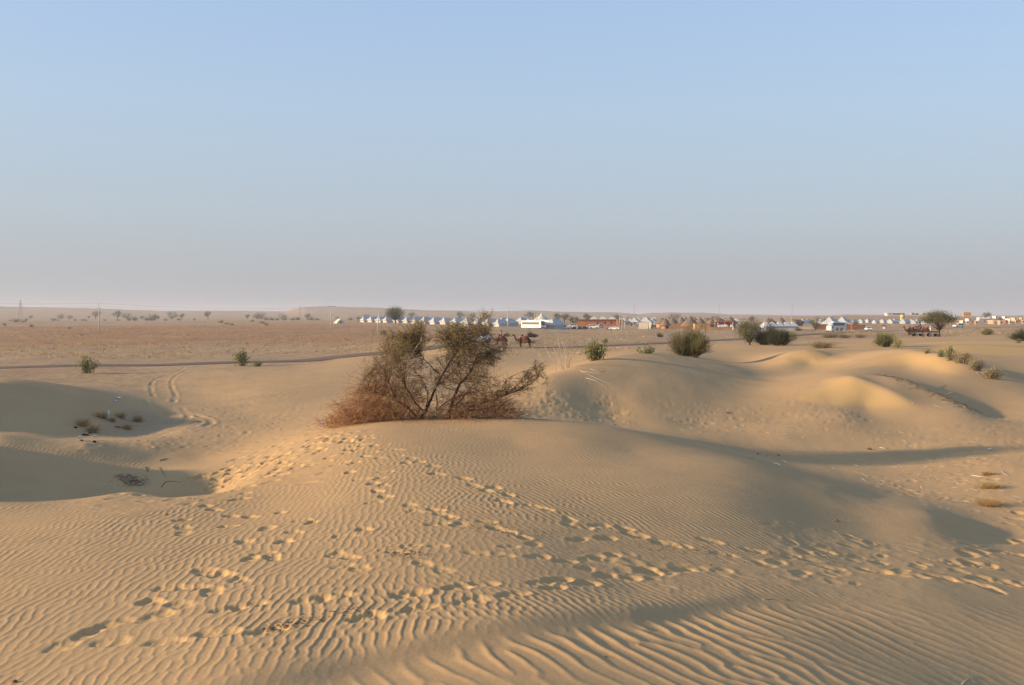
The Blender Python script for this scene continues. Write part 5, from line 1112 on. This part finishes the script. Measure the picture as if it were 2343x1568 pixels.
def coach(lab, L=10.5, W=2.5, H=3.2):
    e = empty("coach", label=lab, cat="bus"); x0, x1 = -L / 2, L / 2
    MB().prism([(x0, .35), (x1, .35), (x1 + .06, 1.2), (x1 - .12, H - .35), (x1 - .4, H), (x0 + .3, H), (x0, H - .3)], -W / 2, W / 2).build("body", MM['white'], e, bevel=.06)
    n = 6; u = (L - 1.3) / n
    for s in (-1, 1):
        for k in range(n): MB().box((x0 + .45 + u * (k + .5), s * (W / 2 + .005), 2.12), (u - .06, .04, .95)).build("side_window", MM['tint'], e)
        MB().box((x0 + .1 + L * .46, s * (W / 2 + .006), 1.22), (L * .9, .03, .07)).build("stripe", MM['blue'], e)
        MB().box((x1 - .02, s * W * .36, .75), (.12, .4, .25)).build("headlight", MM['plastic'], e)
        MB().tube([(x1 - .1, s * W / 2, 2.6), (x1 + .25, s * (W / 2 + .15), 2.5), (x1 + .25, s * (W / 2 + .15), 2.0)], .05, 5).build("mirror", MM['dark'], e)
    MB().box((x1 + .0, 0, 2.05), (.12, W * .9, 1.35)).build("windscreen", MM['glass'], e); MB().box((x1 - .02, 0, 1.15), (.14, W * .96, .12)).build("front_stripe", MM['blue'], e); MB().box((x1 + .02, 0, .5), (.14, W, .25)).build("bumper", MM['dark'], e)
    MB().box((-.5, 0, H + .12), (L * .45, W * .6, .22)).build("roof_unit", MM['white'], e)
    for x in (x0 + 2.4, x1 - 2.2):
        for s in (-1, 1): wheel(e, x, s * (W / 2 - .12), .5, .28)
    return e
c1 = coach("white coach showing its whole left side in front of the tents"); park(c1, 1219, 402, -42)
for px, d, a, lb in [(1246, 416, -60, "middle white coach, only its blue fronted face showing"), (1257, 421, -66, "rightmost white coach with its dark door standing open")]:
    c = copy_tree(c1); c["label"] = lb; park(c, px, d, a)
for c in list(c.children):
    if c.name.startswith("bumper"): MB().box((5.33, 1.0, 1.7), (.1, .6, 2.2)).build("open_door", MM['flap'], c.parent); break
c4 = coach("white bus stopped beside the road behind the white van", 6.5, 2.2, 2.7); park(c4, 1914, 335, 28)

# ------------------------------------------------------------------ skin-modifier bodies
def skin_body(name, verts, edges, rad, m, parent=None, root=0, sub=1):
    me = bpy.data.meshes.new(name); me.from_pydata(verts, edges, []); me.update(); o = bpy.data.objects.new(name, me); COL.objects.link(o)
    if parent: o.parent = parent
    sk = o.modifiers.new("skin", 'SKIN'); sk.use_smooth_shade = True
    for i, r in enumerate(rad):
        v = me.skin_vertices[0].data[i]; v.radius = (r, r) if not hasattr(r, '__len__') else r; v.use_root = (i == root)
    ss = o.modifiers.new("sub", 'SUBSURF'); ss.levels = sub; ss.render_levels = sub
    me.materials.append(m); return o
def camel(lab, m, sit=False, rz=0.0, load='rug'):
    e = empty("camel", label=lab, cat="camel")     # faces local -x
    z = -.95 if sit else 0
    V = [(.75, 0, 1.45 + z), (.35, 0, 1.52 + z), (-.05, 0, 1.52 + z), (-.45, 0, 1.42 + z), (-.85, 0, 1.38 + z), (-1.15, 0, 1.32 + z), (-1.4, 0, 1.5 + z), (-1.52, 0, 1.85 + z), (-1.62, 0, 2.15 + z), (-1.85, 0, 2.12 + z), (-2.08, 0, 2.03 + z), (.15, 0, 1.85 + z), (1.0, 0, 1.35 + z), (1.08, 0, .95 + z), (-1.58, .07, 2.24 + z), (-1.58, -.07, 2.24 + z)]
    E = [(0, 1), (1, 2), (2, 3), (3, 4), (4, 5), (5, 6), (6, 7), (7, 8), (8, 9), (9, 10), (1, 11), (0, 12), (12, 13), (8, 14), (8, 15)]
    Rd = [.33, .40, .43, .40, .33, .2, .15, .13, .13, .11, .075, .22, .06, .035, .035, .035]
    for x, s in ((.72, -1), (.72, 1), (-.62, -1), (-.62, 1)):
        k = len(V); y = s * .2
        if sit: P = [(x, y * 1.3, .35), (x - .35, y * 1.6, .14), (x + .25, y * 1.6, .08)]
        elif x > 0: P = [(x + .08, y, .95), (x - .02, y, .78), (x + .14, y, .5), (x + .02, y, .06), (x - .1, y, .04)]
        else: P = [(x, y, .95), (x - .04, y, .55), (x + .02, y, .5), (x, y, .06), (x - .12, y, .04)]
        if not sit and s > 0: P = [(p[0] + (.18 if i > 1 else .05), p[1], p[2]) for i, p in enumerate(P)]
        V += P; E += [(0 if x > 0 else 4, k)] + [(k + i, k + i + 1) for i in range(len(P) - 1)]; Rd += ([.17, .10, .09] if sit else [.16, .09, .085, .065, .08])
    skin_body("body", V, E, Rd, MM[m], e, 2)
    zz = z
    if load:
        MB().lathe([(.5, .0), (.52, .2), (.46, .42), (.3, .52), (.12, .56)], (.12, 0, 1.42 + zz), 12, 1.25, 1.0).build("saddle_blanket", MM[load], e, True)
        MB().box((.12, -.47, 1.25 + zz), (.95, .08, .38)).build("side_cloth", MM['rug'], e); MB().box((.12, .47, 1.25 + zz), (.95, .08, .38)).build("side_cloth", MM['rug'], e)
        for x in (-.35, .6): MB().lathe([(.05, 0), (.2, .08), (.22, .22), (.08, .34)], (x, 0, 1.92 + zz), 8, 1, 1.3).build("saddle_pad", MM['rug'], e, True)
    return e
def person(lab, top_, leg, pose='stand', s=1.0):
    e = empty("person", label=lab, cat="person")
    if pose == 'ride': hip = .0; L = [[(0, .12, 0), (-.22, .3, -.05), (-.2, .42, -.42), (-.32, .44, -.5)], [(0, -.12, 0), (-.22, -.3, -.05), (-.2, -.42, -.42), (-.32, -.44, -.5)]]
    elif pose == 'sit': hip = .25; L = [[(0, .1, .25), (-.38, .16, .42), (-.5, .16, .06), (-.62, .16, .04)], [(0, -.1, .25), (-.38, -.16, .42), (-.5, -.16, .06), (-.62, -.16, .04)]]
    else: hip = .9; L = [[(0, .09, .9), (-.03, .1, .5), (.02, .1, .08), (-.13, .1, .05)], [(0, -.09, .9), (.05, -.1, .5), (.08, -.1, .08), (-.08, -.1, .05)]]
    V = [(0, 0, hip), (0, 0, hip + .28), (0, 0, hip + .5), (0, 0, hip + .6), (-.02, 0, hip + .68), (-.03, 0, hip + .8)]; E = [(0, 1), (1, 2), (2, 3), (3, 4), (4, 5)]; Rd = [.14, .13, .15, .06, .085, .08]
    for P in L: k = len(V); V += P[1:]; E += [(0, k)] + [(k + i, k + i + 1) for i in range(len(P) - 2)]; Rd += [.085, .06, .045]
    for s_ in (-1, 1): k = len(V); V += [(0, s_ * .2, hip + .5), (.02, s_ * .25, hip + .25), (-.14, s_ * .22, hip + .08), (-.2, s_ * .2, hip + .05)]; E += [(2, k), (k, k + 1), (k + 1, k + 2), (k + 2, k + 3)]; Rd += [.065, .05, .04, .04]
    skin_body("body", V, E, Rd, MM['skin'], e, 0)
    MB().lathe([(.17, hip - .12), (.165, hip + .1), (.175, hip + .3), (.2, hip + .48), (.15, hip + .56), (.07, hip + .59)], n=12, sx=.85, sy=1.15).build("shirt", MM[top_], e, True)
    if pose == 'stand': MB().lathe([(.2, .12), (.19, .5), (.18, hip + .02)], n=12, sx=.8, sy=1.1).build("long_skirt" if leg != 'dark' else "trousers", MM[leg], e, True)
    MB().lathe([(.095, hip + .74), (.115, hip + .8), (.105, hip + .88), (.05, hip + .93)], (-.01, 0, 0), 10).build("hair", MM['hair'], e, True)
    e.scale = (s, s, s); return e
def place(o, px, d, rz=0., dz=0.): p = at(px, d); o.location = (p.x, p.y, p.z + dz); o.rotation_euler = (0, 0, rz); return o
place(camel("riderless dark camel with saddle walking left on the dune skyline", 'camel2'), 1199, 160, R(-8), -.2)
place(camel("saddled camel carrying a rider just right of the thorn bush", 'camel', load='rug'), 1146, 163, R(4), -.45)
place(person("rider in khaki with black hair on the left camel", 'cloth_k', 'dark', 'ride'), 1146.5, 163, R(4), 1.52)
place(camel("seated camel with an orange blanket beside the parked cars", 'camel', True, load='orange'), 1314, 405, R(20))
place(camel("seated brown camel right of the orange blanketed one", 'camel', True), 1326, 405, R(30))
place(camel("seated camel nearest the cream jeep", 'camel2', True), 1337, 408, R(160))
for px, d, t, l, lb, po in [(1320,402,'cloth_w','cloth_w',"person in white among the seated camels, left one",'stand'),(1331,402,'cloth_r','cloth_b',"person in dark red between the seated camels",'sit'),(1343,410,'cloth_w','cloth_b',"person in white near the cream jeep",'stand'),
                           (1676.6,345,'cloth_w','cloth_w',"person in a long white robe at the end of the garden wall",'stand'),(1391,400,'cloth_b','dark',"person in blue sitting left of the white saloon",'sit'),(1388,401,'cloth_r','dark',"person in red sitting left of the white saloon",'sit')]:
    place(person(lb, t, l, po), px, d, random.uniform(0, 6))
def cart(lab):
    e = empty("camel_cart", label=lab, cat="cart")
    MB().box((.1, 0, 1.0), (2.6, 1.5, .12)).build("platform", MM['wood'], e)
    for s in (-1, 1):
        MB().tube([(-1.2, s * .5, 1.0), (-3.0, s * .42, 1.25)], .05, 5).build("shaft", MM['wood'], e); MB().box((.1, s * .75, 1.18), (2.6, .05, .3)).build("side_rail", MM['wood'], e)
        for x in (-.75, .95): wheel(e, x, s * .72, .36, .22)
    return e
place(cart("two axle wooden cart behind the left draught camel"), 2099, 195, R(6)).scale = (.8,) * 3; place(camel("draught camel pulling the left wooden cart", 'camel2', load='rug'), 2084, 195, R(6)).scale = (.88,) * 3
place(person("person in red riding on the left wooden cart", 'cloth_r', 'dark', 'sit'), 2100, 195, 0, .86); place(person("person in blue sitting at the front of the left cart", 'cloth_b', 'dark', 'sit'), 2095, 195, 0, .86)
place(cart("two axle wooden cart behind the right draught camel"), 2132, 197, R(-4)).scale = (.8,) * 3; place(camel("draught camel with a reddish load pulling the right cart", 'camel', load='rug'), 2116, 197, R(-4)).scale = (.88,) * 3
place(camel("far camel with a rider left of the acacia", 'camel', load='rug'), 2103, 262, R(80)).scale = (.9,) * 3
place(person("rider in pale blue on the far camel by the acacia", 'cloth_b', 'dark', 'ride'), 2104, 262, R(80), 1.65)
place(person("person in white walking beneath the acacia branches", 'cloth_w', 'cloth_w', 'stand'), 2128, 290)
def goat(lab):
    e = empty("animal", label=lab, cat="cow"); V = [(.5, 0, 1.0), (0, 0, 1.02), (-.5, 0, 1.05), (-.85, 0, 1.25), (-1.15, 0, 1.15)]; E = [(0, 1), (1, 2), (2, 3), (3, 4)]; Rd = [.26, .3, .28, .15, .09]
    for x, i in ((.5, 0), (-.5, 2)):
        for s in (-1, 1): k = len(V); V += [(x, s * .16, .6), (x + .03, s * .16, .05)]; E += [(i, k), (k, k + 1)]; Rd += [.1, .06]
    skin_body("body", V, E, Rd, MM['camel2'], e, 1); MB().tube([(-.9, -.08, 1.35), (-.95, -.2, 1.55)], [.03, .01], 5).build("horn", MM['hair'], e); return e
place(goat("dark cow standing left of the nearest terracotta hut"), 1497, 400, R(10)); place(goat("dark cow before the white tents, left of the canvas sheds"), 1447, 480, R(20)); place(goat("second dark cow before the white tents"), 1460, 480, R(100))
place(person("person in white standing before the white tents", 'cloth_w', 'cloth_w'), 1448.5, 478)

# ------------------------------------------------------------------ litter near the camera
def lump(name, px, py, sx, sy, sz, m, lab, catg, n=8, seed=0, dz=0.0, rz=0.):
    rng = np.random.default_rng(seed + int(px * 7 + py)); b = MB(); prof = [(.55, -.3), (.95, 0), (.8, .45), (.4, .8), (.05, .95)]; b.lathe([(r, z) for r, z in prof], n=n)
    b.v = [(x * sx / 2 * rng.uniform(.65, 1.2), y * sy / 2 * rng.uniform(.65, 1.2), z * sz * rng.uniform(.7, 1.2)) for x, y, z in b.v]
    o = b.build(name, MM[m], None, m in ('plastic',)); o.location = gpt(px, py, dz); o.rotation_euler = (0, 0, rz); tag(o, lab, catg); return o
def crumple(name, px, py, w, h, m, lab, catg, seed, rz=0.):
    if m == 'plastic': w *= .72
    rng = np.random.default_rng(seed); n = 11; V = []; Fc = []
    for i in range(n):
        for j in range(n):
            u, v = i / (n - 1) - .5, j / (n - 1) - .5; r = 1 - .8 * (u * u + v * v)
            V.append((u * w + rng.normal(0, w * .03), v * w * .7 + rng.normal(0, w * .03), abs(math.sin(u * 9 + seed) * math.cos(v * 7)) * h * r + rng.uniform(0, h * .3)))
    for i in range(n - 1):
        for j in range(n - 1): a = i * n + j; Fc.append((a, a + n, a + n + 1, a + 1))
    o = MB().add(V + [(x, y, z - .006) for x, y, z in V], Fc + [tuple(n * n + q for q in f[::-1]) for f in Fc]).build(name, MM[m], None, True); o.location = gpt(px, py); o.rotation_euler = (0, 0, rz); tag(o, lab, catg)
crumple("cloth_scrap", 760, 973, .42, .16, 'yellow', "crumpled pale yellow cloth left of the thorn bush foot", "cloth", 3)
crumple("plastic_bag", 738, 970, .26, .08, 'plastic', "flat clear plastic bag left of the yellow cloth", "plastic bag", 5)
def bottle():
    o = MB().lathe([(.055, 0), (.062, .02), (.062, .2), (.05, .25), (.022, .3), (.022, .34)], n=12).build("plastic_bottle", MM['plastic'], None, True); o.location = gpt(246, 957); o.rotation_euler = (0, .15, 0); tag(o, "white bottle standing upright by a dry tuft in the left hollow", "bottle")
bottle()
for a in [("plastic_bag",200,983,.28,.09,'plastic',"white plastic bag between the two largest straw tufts","plastic bag",7),("plastic_bag",183,1003,.18,.08,'plastic',"small grey white bag lowest left in the hollow","plastic bag",8),("plastic_bag",217,1001,.2,.05,'plastic',"thin white scrap at the foot of the largest tuft","plastic scrap",9),("plastic_bag",268,913,.4,.08,'plastic',"white scrap farthest up the shaded left slope","plastic scrap",10),("plastic_bag",261,919,.22,.06,'plastic',"smaller white scrap just below the farthest one","plastic scrap",11),
          ("cloth_scrap",269,976,.22,.05,'orange',"orange and black scrap between the tufts in the hollow","cloth scrap",12),("plastic_bag",1142,958,.16,.05,'plastic',"tiny white scrap on the crest under the thorn bush","plastic scrap",13),("plastic_bag",1060,955,.14,.06,'plastic',"small white scrap at the thorn bush trunk","plastic scrap",14),("plastic_bag",2264,1031,.22,.06,'plastic',"lone white scrap on the trampled sand at far right","plastic scrap",15),("plastic_bag",283,1096,.06,.03,'plastic',"tiny white scrap beside the dead plant in the hollow","plastic scrap",16),("plastic_bag",443,1145,.05,.04,'plastic',"little pale chip on the lip of the hollow","plastic scrap",17)]: crumple(*a)
for k, (x, y, s) in enumerate([(173,980,.12),(192,996,.14),(199,997,.12),(205,993,.1),(187,1010,.09),(215,1013,.12)]):
    lump("charred_scrap", x, y, s * 1.6, s, s * .5, 'black', "black charred scrap in the left hollow, %s from the left" % ORD[[0,2,3,4,1,5][k]], "scrap")
STN = [(1988,1031,.16,"largest reddish stone on the flat sand right of centre"),(1665,947,.16,"dark stone alone in the valley below the middle dune"),(1912,1195,.09,"small red brown stone on the right flank of the main mound"),(1720,1050,.07,"red fragment at the base line of the main mound"),(1590,1025,.07,"dark clod above the red fragment"),(1733,1042,.08,"dark clod in the shaded valley, left one"),(1780,1042,.08,"dark clod in the shaded valley, middle one"),(1755,1044,.05,"smallest dark clod in the shaded valley"),(900,1267,.05,"dark chip beside the footprints in the foreground centre"),(930,1272,.05,"second dark chip right of the foreground centre prints"),(620,1438,.05,"dark chip at the left end of the litter streak"),(655,1435,.06,"dark clod in the middle of the litter streak"),(33,1562,.05,"dark clod at the bottom left corner"),(1385,1505,.03,"tiny dark crumb on the broad ripples at bottom"),(1800,1375,.03,"tiny dark crumb on the smooth sand at lower right"),(1432,1317,.03,"tiny crumb beside the footprints right of centre"),(1625,1292,.04,"orange crumb beside the wide ripples"),(380,1180,.05,"dark crumb above the rippled left foreground")]
for x, y, s, lb in STN: lump("stone", x, y, s * 1.4, s, s * .5, 'stone', lb, "stone")
def stick(pts, r, m, lab, name="stick"):
    P = [gpt(a, b, r * .8) for a, b in pts]; o = P[0].copy(); b = MB().tube([tuple(p - o) for p in P], list(np.linspace(r, r * .5, len(P))), 5); ob = b.build(name, MM[m] if m in MM else VM[m], None, True); ob.location = o; tag(ob, lab, "stick"); return ob
stick([(366,1056),(375,1053),(384,1050)], .012, 'bark', "dark straight stick on the shaded hollow slope")
stick([(332,1070),(336,1077),(338,1083)], .011, 'bark', "short upright looking stick in the hollow")
stick([(363,1071),(372,1082),(379,1095)], .007, 'twig', "thin bent twig right of the short dark stick")
stick([(369,1118),(377,1107),(392,1103),(412,1108)], .009, 'bark', "long curved stick on the right lip of the hollow")
stick([(432,971),(450,966),(478,967)], .014, 'twig', "brown stick lying across the wheel tracks")
for k, pl in enumerate([[(1325,848),(1352,862),(1398,882)],[(1330,850),(1370,856),(1392,858)],[(1340,868),(1360,872),(1388,888)],[(1350,845),(1372,852),(1385,850)],[(1300,845),(1330,852),(1345,858)]]):
    stick(pl, .010, 'dead', "bleached fallen branch below the dead shrub, %s from the left" % ORD[[1,2,3,4,0][k]], "fallen_branch")
for pl, r, lb in [([(2012,1025),(2022,1027),(2032,1028)],.012,"pale twig right of the largest reddish stone"),([(2200,1567),(2212,1555),(2220,1548)],.006,"pale twig at the bottom right corner, left one"),([(2215,1553),(2228,1562),(2240,1566)],.005,"pale twig at the bottom right corner, right one"),([(1745,1373),(1758,1374),(1772,1376)],.005,"short pale straw on the smooth band at lower right"),([(2222,1088),(2245,1092),(2262,1090)],.014,"pale curved twig above the golden tufts"),([(2290,1078),(2298,1085),(2306,1090)],.012,"pale forked twig near the right edge"),([(2138,893),(2150,886),(2162,881)],.012,"bleached twig on the side of the right dune"),([(2160,905),(2180,898),(2205,912)],.012,"long bleached branch on the side of the right dune")]: stick(pl, r, 'dead', lb)
def streak(name, pts, n, w, lab, mats, L=(.02, .09), r=.003, seed=1, lumps=0):
    """thin scatter of litter on the sand, too fine to count"""
    rng = np.random.default_rng(seed); P = np.array([unproject(a, b) for a, b in pts]); t = rng.uniform(0, len(P) - 1, n); i = t.astype(int); f = (t - i)[:, None]
    i = np.clip(i, 0, len(P) - 2); C = P[i] * (1 - f) + P[i + 1] * f + rng.standard_normal((n, 2)) * w; a = rng.uniform(0, math.pi, n); l = rng.uniform(*L, n)
    D = np.stack([np.cos(a), np.sin(a)], 1) * l[:, None] / 2; A0, A1 = C - D, C + D; z0 = lerp_z(A0[:, 0], A0[:, 1]) + r; z1 = lerp_z(A1[:, 0], A1[:, 1]) + r + rng.uniform(0, .5, n) * l * .5
    v, q = sticks(np.column_stack([A0, z0]), np.column_stack([A1, z1]), r, r * .6, rng, .12); o = np_mesh(name, v, q, mats); tag(o, lab, "litter", kind="stuff")
streak("twig_litter", [(1995,856),(2030,861),(2065,872),(2105,888),(2140,903),(2170,917),(2205,932),(2222,940)], 260, .3, "line of dark twig litter along the crest of the golden dune", VM['twig'], (.06, .4), .008, 2)
streak("twig_litter", [(2160,930),(2200,938),(2225,945)], 30, .7, "pale twigs below the end of the dark litter line", MM_PALE if False else VM['dead'], (.06, .35), .006, 3)
streak("leaf_litter", [(598,1440),(650,1436),(700,1424),(760,1410),(840,1394)], 150, .10, "streak of dark leaf litter across the left foreground", MM['dung'], (.008, .035), .004, 4)
streak("leaf_litter", [(1080,1200),(1120,1215),(1180,1215),(1260,1225)], 160, .25, "thin crumbs of litter in the middle foreground", MM['dung'], (.01, .03), .004, 5)
streak("leaf_litter", [(880,1262),(960,1275)], 70, .15, "crumbs of litter by the centre footprints", MM['dung'], (.01, .04), .005, 6)
streak("leaf_litter", [(1450,1238),(1600,1262),(1900,1290)], 260, .3, "crumbs of litter along the right footprint trail", MM['dung'], (.01, .03), .004, 7)
streak("plant_litter", [(285,1090),(300,1104),(316,1112)], 240, .16, "flattened grey dead plant in the bottom of the hollow", VM['twig'], (.04, .22), .004, 8)
streak("straw_litter", [(1500,975),(1700,985),(1950,1010),(2342,1060)], 90, 2.2, "straws strewn over the right valley", VM['dead'], (.05, .25), .006, 9)
streak("straw_litter", [(2000,1030),(2150,1100),(2342,1140)], 90, 1.6, "straws strewn over the trampled sand at right", VM['dead'], (.05, .3), .006, 10)
streak("brush_litter", [(780,972),(960,967),(1190,962)], 600, .35, "fine brown litter under the thorn bush", VM['rust'], (.03, .15), .003, 11)
# low dry ground cover on the plain, uncountable
def ground_cover():
    rng = np.random.default_rng(44); n = 16000; d = np.exp(rng.uniform(math.log(125), math.log(900), n)); x = rng.uniform(-.56, .56, n) * d
    dens = fbm(x * .02, d * .01, 3); keep = (dens > -.12) & ~((x > 15) & (d < 175)); 
    z_ = np.interp(x / d, [-.5, .1, .2], [1, 1, .7]); keep &= rng.random(n) < z_
    dr = np.full(n, 99.)
    for p in RC[::3]: dr = np.minimum(dr, np.hypot(x - p[0], d - p[1]))
    keep &= dr > 4.5; x, d = x[keep], d[keep]; z = lerp_z(x, d); s = rng.uniform(.12, .42, len(x)) * (d / 300) ** .35
    K = 7; C = np.stack([np.repeat(x, K), np.repeat(d, K), np.repeat(z, K)], 1); S3 = np.repeat(s, K); C += rng.standard_normal(C.shape) * np.stack([S3 * .9, S3 * .9, S3 * .25], 1); C[:, 2] = np.repeat(z, K) + np.abs(C[:, 2] - np.repeat(z, K))
    h = len(x) // 2 * K
    for nm, sl, m in (("dry_grass", slice(0, h), 'straw'), ("low_scrub", slice(h, None), 'brown')):
        v, q = cards(C[sl], S3[sl] * .45, S3[sl] * .2, rng, .5); o = np_mesh(nm, v, q, VM[m]); tag(o, "sparse %s dotted over the far plain" % nm.replace('_', ' '), "ground cover", kind="stuff")
ground_cover()
